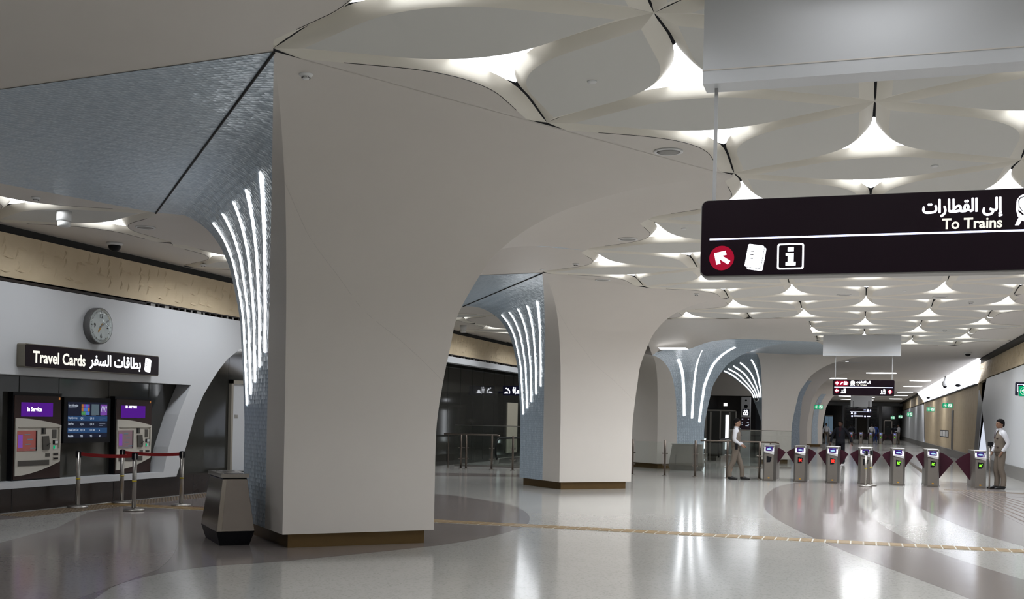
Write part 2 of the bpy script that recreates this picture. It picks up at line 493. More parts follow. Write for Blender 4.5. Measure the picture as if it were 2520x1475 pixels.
# light boxes above the three cornered openings: each is a lamp of its own
lamp = None; bright = None
for t in sorted(tris, key=lambda t: sum(p[1] for p in t)):
    cx = sum(p[0] for p in t)/3; cy = sum(p[1] for p in t)/3
    up = sorted(p[1] for p in t)
    down = (up[1]-up[0]) > 1      # apex at the low-y end
    loc = (cx, cy, ZC+RISE+.012); rz = PI if down else 0
    if lamp is None:
        lamp = thing('triangular_ceiling_light', 'white glowing light in a three-cornered opening between curved ceiling panels', 'ceiling light', loc, rz, 'three-cornered ceiling lights')
        mb = MB(); R = .68
        mb.prism([(R*math.sin(2*PI*k/3), R*math.cos(2*PI*k/3), 0) for k in range(3)], (0, 0, .05), 0)
        obj('diffuser', mb, [M['light']], lamp)
        ld = bpy.data.lights.new('lamp_tubes', 'AREA'); ld.shape = 'DISK'; ld.size = .64; ld.energy = LAMP_W*.85; ld.color = (.91,.95,1); ld.spread = math.radians(150)
        lo = bpy.data.objects.new('lamp_tubes', ld); COL.objects.link(lo); lo.parent = lamp; lo.location = (0, 0, -.006)
    else:
        r_ = dup(lamp, loc, rz)
        if cy > 17:                                    # lamps over the gate hall turned up to brighten that end
            if bright is None:
                bright = ld.copy(); bright.energy = LAMP_W*1.6
            for o_ in r_.children:
                if o_.type == 'LIGHT': o_.data = bright
        if abs(cx-.067) < .1 and 6.3 < cy < 6.8:      # lamp beside the bulkhead turned down to avoid a hot spot on it
            for o_ in r_.children:
                if o_.type == 'LIGHT': o_.data = o_.data.copy(); o_.data.energy = 2.5

# ------------------------------------------------------------------ vaulted columns
GP = [(0,0),(.20,0),(.32,.003),(.445,.024),(.555,.05),(.652,.078),(.79,.178),(.845,.245),(.888,.32),(.926,.415),(.952,.51),(.974,.62),(.988,.72),(.997,.85),(1,1)]
def gz(u):
    """u along the profile -> (outward share g, height share z); smooth through the points"""
    n = len(GP)-1; x = u*n; i = min(int(x), n-1); t = x-i
    def P(k): return GP[max(0, min(n, k))]
    out = []
    for a in (1, 0):
        p0, p1, p2, p3 = P(i-1)[a], P(i)[a], P(i+1)[a], P(i+2)[a]
        v = .5*((2*p1)+(-p0+p2)*t+(2*p0-5*p1+4*p2-p3)*t*t+(-p0+3*p1-3*p2+p3)*t**3)
        out.append(v)
    return max(0, out[0]), min(1, max(0, out[1]))
ZB = .17
def vpt(base, top, u, lift=0):
    g, z = gz(u)
    return Vector((base[0]+(top[0]-base[0])*g, base[1]+(top[1]-base[1])*g, ZB+(top[2]-lift-ZB)*z))
def lerp(a, b, t): return tuple(a[i]+(b[i]-a[i])*t for i in range(len(a)))
def along(pts, t):
    if len(pts) == 1: return pts[0]
    x = t*(len(pts)-1); i = min(int(x), len(pts)-2)
    return lerp(pts[i], pts[i+1], x-i)
NU, NS = 56, 14
def spt(b0, b1, top, s, u): return vpt(lerp(b0, b1, s), along(top, s), u)
def patch(b0, b1, top, ns=NS):
    """shell from the straight base b0-b1 flaring up to the curve top"""
    return [[spt(b0, b1, top, k/ns, i/NU) for k in range(ns+1)] for i in range(NU+1)]
def ribbon(b0, b1, top, s0, s1, u0, u1, w, t=.010, n=40):
    """a raised strip lying on a patch; returns mesh"""
    mb = MB(); rows = []
    for i in range(n+1):
        f = i/n; u = u0+(u1-u0)*f; s = s0+(s1-s0)*f
        p = spt(b0, b1, top, s, u); du = spt(b0, b1, top, s, min(1, u+.004))-spt(b0, b1, top, s, max(0, u-.004))
        ds = (spt(b0, b1, top, min(1, s+.02), u)-spt(b0, b1, top, max(0, s-.02), u)).normalized()
        du.normalize(); nn = ds.cross(du).normalized()
        c = du.cross(nn).normalized()
        if nn.y > 0 and abs(nn.y) > .2: nn = -nn
        elif abs(nn.y) <= .2 and nn.z > 0: nn = -nn
        rows.append([p-c*w/2-nn*.004, p-c*w/2+nn*t, p+c*w/2+nn*t, p+c*w/2-nn*.004, p-c*w/2-nn*.004])
    mb.grid(rows, 0, False)
    mb.poly(rows[0][:4]); mb.poly(list(reversed(rows[-1][:4])))
    return mb

def vault(label, c, T, A, B, Q, glass='left', strips=None, rad=1.37, topFR=None, topBR=None, group=None, Lc=None, mf=.41):
    """diamond plan column: corners front (F), right (R), back (K), left (L)"""
    cx, cy = c
    root = thing('vaulted_column', label, 'column', (cx, cy, 0), 0, group, 'thing')
    Z = lambda p: (p[0]-cx, p[1]-cy, p[2] if len(p) > 2 else ZC-.002)
    T, A, B, Q = Z(T), Z(A), Z(B), Z(Q)
    F, R, K, L = (0, -rad), (rad, 0), (0, rad), (-rad, 0)
    if Lc: L = (Lc[0]-cx, Lc[1]-cy)
    mid = lambda a, b: ((a[0]+b[0])/2, (a[1]+b[1])/2)
    MFL, MFR, MBL, MBR = lerp(F, L, mf), lerp(F, R, mf), lerp(K, L, .41), lerp(K, R, .41)
    tFR = [T, A] if topFR is None else [Z(p) for p in topFR]
    tBR = [A, B] if topBR is None else [Z(p) for p in topBR]
    pl = MB(); q = rad-.13
    pl.prism([(0,-q,0),(q,0,0),(0,q,0),(L[0]+.1,L[1],0)], (0,0,ZB+.02))
    obj('plinth', pl, M['bronze'], root)
    un = MB(); un.poly([(0,-rad,ZB),(L[0],L[1],ZB),(0,rad,ZB),(rad,0,ZB)])
    w = MB()
    def wface(b0, b1, top): w.grid(patch(b0, b1, top), 0, True, flip=True)
    g = MB()
    def gface(b0, b1, top): g.grid(patch(b0, b1, top), 0, True, flip=True)
    if glass == 'left':
        wface(R, F, list(reversed(tFR))); wface(F, MFL, [T]); gface(MFL, L, [T, Q])
        gface(L, MBL, [Q, B]); wface(MBL, K, [B]); wface(K, R, list(reversed(tBR)))
        sp = (MFL, L, [T, Q])
    else:
        wface(F, L, [T, Q]); wface(MFR, F, [tFR[0]]); gface(R, MFR, list(reversed(tFR)))
        wface(L, K, [Q, B]); wface(K, MBR, [B]); gface(MBR, R, [B, A])
        sp = (R, MFR, list(reversed(tFR)))
    w.v += []
    b = len(w.v); w.add(un.v, [tuple(range(4))], 0)
    obj('white_cladding', w, M['plaster'], root)
    gl = obj('glass_mosaic', g, M['mosaic'], root)
    for (s0, s1, u0, u1, wd) in strips or []:
        obj('light_strip', ribbon(sp[0], sp[1], sp[2], s0, s1, u0, u1, wd), M['strip'], gl)
    return root, sp

COLS = [(-6.46, 12.88), (-6.46, 25.37), (-6.46, 37.85)]
STR = [(.13,.12,.262,.69,.056),(.31,.31,.235,.672,.054),(.50,.50,.208,.672,.052),(.69,.69,.187,.665,.05),(.87,.87,.168,.663,.048)]
vault('white vaulted column nearest the camera, with light strips and a steel bin before it', COLS[0], (-4.33,7.43), (-1.41,12.5), (-4.335,17.45), (-9.43,13.08), 'left', STR)
vault('second white vaulted column, standing between the nearest column and the ticket gates', COLS[1], (-5.80,19.96), (-2.87,24.97), (-4.335,27.5), (-9.5,25.7), 'left', STR)
# third column: its mosaic side looks to the ticket gates
def at_y(px, py, y):
    d = ray(px, py); t = y/d.y
    return (d.x*t, y, EYE+d.z*t)
C3 = [at_y(1605,875,33.2), at_y(1622,863,33.3), at_y(1660,860,33.5), at_y(1698,859,33.7), at_y(1718,851,34.2), at_y(1745,841,34.8), at_y(1800,834.5,35.7), at_y(1860,835.5,36.7), (-2.45,37.4,ZC-.004), (-1.42,38.1,ZC-.004)]
STR3 = [(.74,.80,.215,.70,.085),(.47,.44,.185,.70,.085),(.20,.16,.155,.70,.085)]
def split3():
    cx, cy = COLS[2]
    r3, sp3 = vault('white vaulted column whose three curved light strips face the ticket gates', COLS[2], C3[0], C3[-1], (-3.96,44.6), (-9.4,38.0), 'right', STR3, topFR=C3)
    # smooth white soffit from the lattice edge down to the mosaic
    so = MB(); rows = []
    pts = [along(C3, i/40) for i in range(41)]
    for i in range(21):
        f = i/20; r = []
        for p in pts:
            y1 = 29.6; x1 = p[0]-.3*(1-f)
            r.append((p[0]-cx, p[1]+(y1-p[1])*f-cy, p[2]+(ZC-.003-p[2])*(1-(1-f)**2.2)))
        rows.append(r)
    so.grid(rows, 0, True)
    obj('soffit', so, M['plaster'], r3)
    lk = MB(); z = ZC-.006
    lk.poly([(x-cx, y-cy, z) for x, y in [(-1.42,38.1),(-1.15,41),(-1.2,44),(-1.5,45.2),(-2.69,44.85),(-3.96,44.5)]])
    obj('ceiling_mosaic', lk, M['mosaic'], r3)
    return r3
split3()
# mosaic strip in the ceiling between two vaults
def link(root_name, pts):
    mb = MB(); mb.poly([(x, y, ZC-.004) for x, y in pts])
    return mb
kids = [o for o in bpy.data.objects if o.name.startswith('vaulted_column') and o.parent is None]
def add_link(k, pts):
    cx, cy = COLS[k]
    mb = MB(); mb.poly([(x-cx, y-cy, ZC-.006) for x, y in pts]); sm = MB()
    obj('ceiling_mosaic', mb, M['mosaic'], kids[k])
    a, b = pts[0], pts[-1]
    sm.tube([(a[0]-cx, a[1]-cy, ZC-.012), (b[0]-cx, b[1]-cy, ZC-.012)], .012, 6)
    obj('dark_seam', sm, M['darkgap'], kids[k])
add_link(0, [(-4.33,7.43),(-7.19,7.73),(-9.6,8.0),(-11.2,9.3),(-10.16,10.96),(-9.43,13.08)])
add_link(1, [(-5.80,19.98),(-7.6,20.2),(-10.0,20.6),(-11.0,22.4),(-10.3,24.2),(-9.5,25.7)])
# thin curved seam on the white flank of the first three columns
def smoothp(pts, n=6):
    out = []; N = len(pts)
    for i in range(N-1):
        p0, p1, p2, p3 = pts[max(0,i-1)], pts[i], pts[i+1], pts[min(N-1,i+2)]
        for k in range(n):
            t = k/n
            out.append(tuple(.5*((2*p1[a])+(-p0[a]+p2[a])*t+(2*p0[a]-5*p1[a]+4*p2[a]-p3[a])*t*t+(-p0[a]+3*p1[a]-3*p2[a]+p3[a])*t**3) for a in (0,1)))
    out.append(pts[-1]); return out
SEAM = [(0,.605),(.06,.5),(.13,.43),(.33,.375),(.61,.305),(1,.215)]
def seam(root, c, T, A, rad=1.37):
    mb = MB(); tp = [(T[0]-c[0], T[1]-c[1], ZC-.002), (A[0]-c[0], A[1]-c[1], ZC-.002)]
    pts = []; smq = smoothp(SEAM, 12)
    for i in range(61):
        q = smq[i]; pts.append(spt((0,-rad), (rad,0), tp, q[0], q[1]))
    mb.tube(pts, .0016, 4); obj('panel_seam', mb, mat('seam_grey', (.46,.43,.40,1), .8), root)
seam(kids[0], COLS[0], (-4.33,7.43), (-1.41,12.5))
seam(kids[1], COLS[1], (-5.80,19.96), (-2.87,24.97))

# columns beyond the gates
ords = ['first white vaulted column behind the ticket gates, light strips fanning out at its left', 'second white vaulted column behind the ticket gates, dark opening at its side',
        'farthest white vaulted column in the row behind the ticket gates']
for i, yy in enumerate((45.3, 57.7, 82.2)):
    c = (-3.95, yy)
    if i == 0:
        fan = [(.12,.10,.31,.68,.06),(.30,.30,.31,.62,.06),(.50,.50,.31,.57,.06),(.70,.70,.31,.53,.06),(.90,.90,.31,.50,.06)]
        vault(ords[i], (-3.69,45.3), (-4.0,43.9), (1.2,45.3), (.2,50.8), (-11,46.5), 'left', fan, rad=1.07, topFR=[(-4.0,43.9),(-2.69,44.85),(-1.3,45.1),(1.2,45.3)], Lc=(-3.78,45.5), mf=.12)
    else:
        vault(ords[i], c, (c[0]+1.6,yy-5.4), (c[0]+4.6,yy), (c[0]+1.6,yy+5.4), (c[0]-3,yy), 'left', None)
        rt = [o for o in bpy.data.objects if o.name.startswith('vaulted_column') and o.parent is None][-1]
        F_, R_ = (0,-1.37), (1.37,0); tp = [(1.6,-5.4,ZC-.002),(4.6,0,ZC-.002)]
        sm = MB(); off = Vector((.010,-.010,0))
        sm.grid([[spt(F_, R_, tp, .47+(.30-.12*(q/24))*k/6, .52*q/24)+off for k in range(7)] for q in range(25)], 0, True, flip=False)
        obj('mosaic_strip', sm, M['mosaic'], rt)

# ------------------------------------------------------------------ floor with inlaid curves
fb = MB()
fb.poly([(-14,-14,0),(8,-14,0),(8,152,0),(-14,152,0)], 0)
def inlay(pix, mi, h):
    pts = [fl(*p) for p in pix]
    fb.poly([(x, y, h) for x, y in pts], mi)
# mauve ground round the nearest column
south = smoothp([(-900,1560),(60,1520),(300,1436),(480,1399),(700,1382),(1000,1352),(1120,1337),(1230,1316),(1290,1296),(1303,1280),(1297,1264),(1262,1245),(1200,1233),(1130,1222),(1066,1216)])
fb.poly([(x, y, .001) for x, y in [fl(*p) for p in south + [(900,1195),(700,1196),(560,1205),(360,1236),(215,1262),(140,1300),(0,1337),(-500,1440)]]], 1)
lob = smoothp([(215,1262),(330,1258),(400,1264),(438,1278),(446,1310),(427,1365),(390,1402)])
fb.poly([(x, y, .002) for x, y in [fl(*p) for p in lob + [(300,1436),(60,1520),(-900,1560),(-500,1440),(0,1337),(140,1300)]]], 2)
# mauve bands in front of the gates
l1 = smoothp([(1990,1184),(1925,1195),(1893,1211),(1880,1232),(1890,1262),(1955,1302),(2100,1366),(2280,1434),(2390,1476),(2640,1580)])
r1 = smoothp([(2640,1466),(2520,1428),(2330,1368),(2200,1311),(2128,1258),(2113,1233),(2126,1213),(2150,1200),(2170,1192)])
fb.poly([(x, y, .001) for x, y in [fl(*p) for p in l1 + r1]], 1)
l2 = smoothp([(2330,1186),(2262,1198),(2236,1208),(2231,1222),(2250,1243),(2330,1281),(2430,1320),(2520,1346),(2640,1384)])
fb.poly([(x, y, .001) for x, y in [fl(*p) for p in l2 + [(2640,1255),(2520,1224),(2460,1206),(2400,1190)]]], 1)
inl = smoothp([(1066,1163),(1280,1172)])
fb.poly([(x, y, .001) for x, y in [fl(*p) for p in [(1040,1163.5),(1290,1168),(1290,1175),(1040,1171)]]], 1)
struct('floor', fb, [M['floor'], M['floordark'], M['floormid']])

# ------------------------------------------------------------------ left wall
XW = -12.3
wl = MB()
def yz(pts, x, t, mi=0, mb=None):
    (mb or wl).prism([(x, y, z) for y, z in pts], (t, 0, 0), mi)
TW = -.32
yz([(4,2.1),(18.27,2.11),(18.96,2.2),(18.96,3.5),(4,3.5)], XW, TW)
arch = [(18.27,2.11),(17.9,1.54),(17.6,.93),(17.45,.46),(4,.46),(4,.365),(17.86,.365),(18.15,.92),(18.43,1.55),(18.70,1.93),(18.96,2.2)]
yz(arch, XW, TW)
yz([(18.96,2.2),(19.24,2.46),(19.53,2.68),(20.02,2.93),(20.7,3.13),(21.6,3.25),(23,3.31),(52,3.31),(52,3.5),(18.96,3.5)], XW, TW)
wall_left = struct('wall_left', wl, [M['panelwhite']])
dk = MB()
dk.box(-12.9,-12.62,4,19.2,0,3.5)
dk.box(-13.3,-13.0,17.6,52.2,0,3.5)
dk.box(-13.0,-12.62,19.2,19.25,0,3.3)
for y in (9.6,11.3,12.9,14.1,15.0,16.26,17.4): dk.box(-12.63,-12.616,y,y+.012,.46,2.2,1)
for y in [19.5+1.2*i for i in range(27)]: dk.box(-13.01,-12.996,y,y+.012,.1,3.3,1)
obj('dark_glass_wall', dk, [M['darkwall'], M['darkgap']], wall_left)
bs = MB()
bs.box(-12.62,-12.36,4,21.5,0,.365)
for y in (6.5,8.9,11.3,13.7,16.1,18.5): bs.box(-12.37,-12.357,y,y+.012,0,.365,1)
struct('baseboard_left', bs, [M['brownbase'], M['darkgap']])
# carved limestone frieze
rnd = random.Random(3)
def frieze(mb, y0, y1, z0, z1, x, s, mi=0):
    """shallow carved wedges on the plane x, leaning out by s"""
    y = y0; i = 0
    while y < y1:
        for rowz in (.30,.58,.80):
            if rnd.random() < .62:
                yy = y+rnd.uniform(-.05,.05); zz = z0+(z1-z0)*(rowz+rnd.uniform(-.05,.05)); h = .09*(z1-z0)/.67
                mb.add([(x,yy,zz-h),(x+s*.018,yy+.055,zz+h*.2),(x,yy+.05,zz+h),(x,yy+.075,zz-h*.6)], [(0,1,2),(0,3,1),(1,3,2)], mi)
            if rnd.random() < .45:
                yy = y+.1+rnd.uniform(-.05,.05); zz = z0+(z1-z0)*(rowz-.12+rnd.uniform(-.05,.05))
                mb.add([(x,yy-.11,zz),(x+s*.02,yy,zz-.02),(x,yy+.11,zz-.012),(x,yy,zz+.035)], [(0,1,3),(1,2,3),(0,2,1)], mi)
        y += .27; i += 1
st = MB()
st.box(-12.9,-12.35,4,52,3.575,4.245)
frieze(st, 8, 52, 3.575, 4.245, -12.35, 1)
struct('trim_1', st, [M['stone']])
vt = MB()
vt.box(-12.9,-12.45,4,52,3.5,3.575,0)
vt.box(-12.45,-12.34,4,52,3.555,3.578,1)
vt.box(-12.45,-12.34,13.2,16.9,3.515,3.575,1)
y = 17.05
while y < 52:
    vt.box(-12.44,-12.36,y,y+(.05 if rnd.random()<.8 else .14),3.505,3.565,2 if rnd.random()<.6 else 1); y += .21 if y < 30 else .3
vt.box(-12.9,-12.42,4,52,4.245,4.37,0)
struct('trim_2', vt, [M['darkgap'], M['brownbase'], M['steel']])
# ------------------------------------------------------------------ right wall
XR = 4.75
wr = MB()
def yzr(pts, x, t, mi=0, mb=None): (mb or wr).prism([(x, y, z) for y, z in pts], (t, 0, 0), mi)
yzr([(-14,.4),(46.3,.4),(48.8,2.45),(47.2,3.56),(-14,3.56)], XR, .12)
yzr([(92.5,.4),(140,.4),(140,3.4),(94.5,3.4)], XR, .12)
wall_right = struct('wall_right', wr, [M['panelwhite']])
sr = MB()
yzr([(-14,3.62),(47.3,3.62),(51.2,3.5),(90,3.5),(94,3.5),(140,3.5),(140,4.3),(-14,4.3)], 4.8, .15, 0, sr)
yzr([(51.7,.4),(90,.4),(92.5,3.5),(50.6,3.5)], 4.78, .15, 0, sr)
frieze(sr, 20, 50, 3.62, 4.3, 4.8, -1)
z = .5
while z < 3.4:
    frieze(sr, 52.5, 90, z, z+.6, 4.78, -.4); z += .6
struct('trim_3', sr, [M['stone']])
sk = MB()
sk.box(4.70,4.95,-14,150,0,.4)
struct('baseboard_right', sk, [M['skirt']])
bk = MB()
bk.box(5.3,5.4,-14,150,0,4.4,0)
bk.box(4.87,5.3,-14,150,3.55,3.63,0)
bk.box(4.5,4.95,-14,150,4.31,4.36,0)
yzr([(48.7,2.55),(50.3,3.2),(51.9,.4),(50.3,.4),(49.2,2.1)], 4.76, .03, 1, bk)
struct('wall_back', bk, [M['darkgap'], M['skirt']])
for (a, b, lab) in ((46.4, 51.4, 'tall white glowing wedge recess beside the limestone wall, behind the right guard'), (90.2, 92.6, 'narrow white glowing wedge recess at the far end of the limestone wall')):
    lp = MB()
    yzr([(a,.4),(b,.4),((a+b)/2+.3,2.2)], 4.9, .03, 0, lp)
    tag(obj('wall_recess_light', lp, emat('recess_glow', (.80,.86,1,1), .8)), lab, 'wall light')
# ------------------------------------------------------------------ far end, back and lobby walls
we = MB()
we.box(-14,8,141.05,141.4,0,4.4,0)
struct('wall_end', we, [M['blackwall']])
wf = MB()
wf.box(-14,8,-14.3,-14,0,4.6)
wf.box(-13.4,-12.9,-14,4,0,4.6)
struct('wall_front', wf, [M['panelwhite']])
lw = MB()
lw.box(-14,-4.4,52,52.3,0,2.86,0)
lw.box(-7.3,-7.0,52.3,140,0,4.37,0)
lw.box(-14,-4.4,51.97,52.3,2.86,4.4,1)
struct('wall_lobby', lw, [M['blackwall'], M['plaster']])

# world: a faint grey, the hall is lit by its own lamps
w = bpy.data.worlds.new('world'); scene.world = w; w.use_nodes = True
w.node_tree.nodes['Background'].inputs['Color'].default_value = (.5,.5,.52,1)
w.node_tree.nodes['Background'].inputs['Strength'].default_value = .02
# ================================================================== left wall: machines, screen, sign, clock
M['machinefront'] = mat('machine_brown_front', (.034,.016,.013,1), .45, spec=.25)
M['machinebeige'] = mat('machine_beige_panel', (.58,.545,.475,1), .45)
M['beigeshade'] = mat('machine_beige_edge', (.33,.30,.25,1), .5)
M['slotdark'] = mat('machine_slot_dark', (.07,.062,.052,1), .35)
M['purple'] = emat('purple_screen', (.075,.012,.22,1), 1.0)
M['touchred'] = mat('touch_red', (.20,.075,.065,1), .2, emit=(.30,.06,.05,1), estr=.35)
M['touchmauve'] = mat('touch_mauve', (.17,.12,.13,1), .2, emit=(.18,.11,.13,1), estr=.35)
M['screenbg'] = mat('info_screen_black', (.004,.005,.008,1), .4, spec=.12, emit=(.006,.008,.02,1), estr=1)
M['rowblue'] = emat('info_row_blue', (.022,.055,.13,1), 1.0)
M['tile_a'] = emat('tile_blue', (.08,.18,.55,1), .8); M['tile_b'] = emat('tile_orange', (.5,.2,.06,1), .7)
M['tile_c'] = emat('tile_purple', (.22,.08,.42,1), .7); M['tile_d'] = emat('tile_grey', (.10,.14,.17,1), .8); M['tile_e'] = emat('tile_green', (.10,.35,.12,1), .7)
M['pale'] = emat('pale_screen_text', (.6,.68,.8,1), .8)
M['dim'] = emat('dim_screen_text', (.2,.23,.3,1), .8)

def rect(mb, u0, u1, v0, v1, y, mi=0, t=.006):
    mb.box(u0, u1, y-t, y, v0, v1, mi)

def machine(y0, w, z0, h, label, touch, clipped):
    """front of the machine at local y = 0, u to the right, v up"""
    root = thing('ticket_machine', label, 'ticket machine', (-12.52, y0, z0), PI/2, 'ticket machines')
    S = lambda u: u*w
    V = lambda v: v*h
    b = MB(); b.box(0, w, .0, .10, 0, h)
    obj('housing', b, M['black'], root)
    f = MB(); f.box(.02*w, .985*w, -.012, 0, .012*h, .965*h)
    obj('front_panel', f, M['machinefront'], root, bevel=.004)
    # purple service display
    d = MB(); rect(d, S(.15), S(.80), V(.725), V(.885), -.012, 0)
    dd = obj('display', d, M['purple'], root)
    t = MB()
    if clipped:
        clip_text(t, 'In Service', S(.26), S(.56), V(.850), V(.912), V(.884), -.0195, .015, 0)
    else:
        put_text(t, 'In Service', S(.27), S(.56), V(.785), V(.835), -.0195, .015, 0)
    obj('lettering', t, M['signwhite'], dd)
    # beige panel with the swept edges
    pts = []
    for i in range(17):
        q = i/16; pts.append((S(.035+.94*q), V(.705-.078*q**1.9)))
    for i in range(17):
        q = 1-i/16; pts.append((S(.03+.925*q), V(.055+.145*(q**1.7))))
    bp = MB(); bp.prism([(x, -.012, z) for x, z in pts], (0, -.022, 0), 0)
    p = obj('beige_panel', bp, M['machinebeige'], root)
    Y = -.034
    r = MB(); r.box(S(.08), S(.93), Y-.012, Y, V(.598), V(.606), 0); r.box(S(.905), S(.93), Y-.012, Y, V(.36), V(.606), 0)
    obj('hood_edge', r, M['beigeshade'], p)
    r = MB(); rect(r, S(.06), S(.44), V(.335), V(.565), Y, 0)
    ts = obj('touch_screen', r, touch, p)
    r = MB(); rect(r, S(.075), S(.16), V(.37), V(.52), Y-.006, 0, .003)
    for k, (u, v) in enumerate(((.20,.52),(.26,.465),(.22,.41),(.32,.365))): rect(r, S(u), S(u+.11), V(v-.006), V(v+.006), Y-.006, 1, .003)
    r.box(S(.075), S(.42), Y-.0065, Y-.006, V(.345), V(.35), 1); obj('menu_graphic', r, [M['tile_c'], M['tile_d']], ts)
    r = MB(); rect(r, S(.43), S(.452), V(.335), V(.565), Y, 0, .012); obj('screen_edge', r, M['black'], p)
    r = MB(); rect(r, S(.545), S(.64), V(.525), V(.595), Y, 0); rect(r, S(.56), S(.585), V(.53), V(.59), Y-.006, 1, .004); obj('coin_slot', r, [M['slotdark'], M['black']], p)
    r = MB(); r.prism([(S(.56),Y,V(.50)),(S(.69),Y,V(.505)),(S(.715),Y,V(.385)),(S(.70),Y,V(.345)),(S(.575),Y,V(.345))], (0,-.02,0), 0); r.tube([(S(.65),Y-.02,V(.39)),(S(.69),Y-.05,V(.42))], .005, 6, 1); obj('card_reader', r, [M['slotdark'], M['black']], p)
    r = MB(); rect(r, S(.775), S(.865), V(.475), V(.575), Y, 0); obj('note_slot', r, M['slotdark'], p)
    r = MB(); rect(r, S(.795), S(.885), V(.405), V(.45), Y, 0, .02); rect(r, S(.82), S(.88), V(.412), V(.445), Y-.02, 1, .004); obj('keypad', r, [M['black'], M['white']], p)
    r = MB(); rect(r, S(.80), S(.87), V(.345), V(.395), Y, 0); rect(r, S(.80), S(.835), V(.352), V(.388), Y-.006, 1, .003); obj('button', r, [M['white'], M['green']], p)
    r = MB(); rect(r, S(.64), S(.73), V(.262), V(.302), Y, 0); obj('receipt_slot', r, M['slotdark'], p)
    for v in (.275, .225):
        r = MB(); rect(r, S(.80), S(.915), V(v), V(v+.03), Y, 0); rect(r, S(.81), S(.905), V(v+.006), V(v+.02), Y-.006, 1, .003); obj('ticket_slot', r, [M['beigeshade'], M['black']], p)
    r = MB(); rect(r, S(.08), S(.72), V(.165), V(.225), Y, 0); obj('tray', r, M['slotdark'], p)
    r = MB(); rect(r, S(.93), S(.96), V(.925), V(.952), -.012, 0, .003); obj('sticker', r, M['tile_b'], root)
    return root
machine(13.87, 1.08, .46, 1.39, 'ticket machine farther from the arch, whole words on its purple display', M['touchred'], False)
machine(16.31, 1.05, .46, 1.38, 'ticket machine nearer the white arch, purple display cutting the words at its top', M['touchmauve'], True)

sc = thing('information_screen', 'black framed fare information screen on the dark wall between the two ticket machines', 'screen', (-12.56, 15.05, 1.03), PI/2)
W, Hh = 1.18, .77
b = MB(); b.box(0, W, 0, .055, 0, Hh); obj('housing', b, M['black'], sc)
b = MB(); b.prism(rrect(.0, W, 0, Hh, .01, 0), (0,-.012,0)); obj('bezel', b, M['black'], sc)
b = MB(); b.box(.09, W-.09, -.016, -.012, .09, Hh-.08); disp = obj('display', b, M['screenbg'], sc)
b = MB()
rows = [('Single Journey','QR 2','QR 10'), ('Day Pass','QR 6','QR 30'), ('Travel Card Cost','QR 10','QR 100'), ('Reusable','YES','YES')]
for i, rw in enumerate(rows):
    z1 = .455-.10*i; z0 = z1-.085
    if i % 2 == 0: b.box(.09, W-.09, -.018, -.016, z0, z1, 0)
    put_text(b, rw[0], .10, .10+.016*len(rw[0]), z0+.03, z0+.07, -.019, .015, 1)
    put_text(b, rw[1], .40, .40+.022*len(rw[1]), z0+.025, z0+.065, -.019, .015, 1)
    put_text(b, rw[2], .64, .64+.020*len(rw[2]), z0+.025, z0+.065, -.019, .015, 1)
    if i == 3: put_text(b, 'NO', .88, .92, z0+.025, z0+.06, -.019, .015, 1)
    elif i == 2: b.box(.885, .895, -.019, -.018, z0+.03, z0+.05, 1)
    else:
        for q in (0, 1): b.box(.88, 1.04-.06*q, -.019, -.018, z0+.05-.03*q, z0+.058-.03*q, 2)
put_text(b, 'Fares Information', .10, .335, .615, .655, -.019, .018, 1)
b.box(.10, .30, -.019, -.018, .585, .595, 2)
rr = random.Random(5)
for i in range(4):
    for j in range(3):
        b.box(.42+.052*i, .468+.052*i, -.019, -.017, .475+.062*j, .532+.062*j, 3+rr.choice((0,0,1,2,4)))
b.box(.675, .865, -.019, -.017, .475, .66, 6)
b.box(.905, 1.08, -.019, -.017, .475, .66, 5)
for k in range(4): bar2(b, .92+.04*k, .53, .95+.04*k, .63, .012, -.019, 1, .001)
for x0 in (.43, .68, .91): b.box(x0, x0+.11, -.019, -.018, .462, .467, 2)
obj('fare_table', b, [M['rowblue'], M['pale'], M['dim'], M['tile_a'], M['tile_b'], M['tile_c'], M['tile_d'], M['tile_e']], disp)

# icons shared by the signs
def icon_cards(mb, cx, cz, s, y, mi, dark, rot=-.16):
    back = [(-.26,-.42),(.34,-.42),(.34,.42),(-.26,.42)]
    def rr_(x0, x1, z0, z1, r):
        return [(p[0], p[2]) for p in rrect(x0, x1, z0, z1, r, 0, 3)]
    poly2(mb, rr_(-.26, .36, -.50, .42, .07), cx, cz, s, y, mi, rot, .003)
    poly2(mb, rr_(-.37, .29, -.43, .50, .07), cx, cz, s, y-.003, dark, rot, .001)
    poly2(mb, rr_(-.35, .27, -.41, .48, .06), cx, cz, s, y-.004, mi, rot, .001)
    for k in range(3): poly2(mb, [(-.22,.20-.14*k),(-.08,.20-.14*k),(-.08,.235-.14*k),(-.22,.235-.14*k)], cx, cz, s, y-.005, dark, rot, .001)
def icon_arrow(mb, cx, cz, s, y, mi, rot):
    pts = [(0,.5),(.46,.04),(.30,-.13),(.115,.06),(.115,-.5),(-.115,-.5),(-.115,.06),(-.30,-.13),(-.46,.04)]
    poly2(mb, pts, cx, cz, s, y, mi, rot)
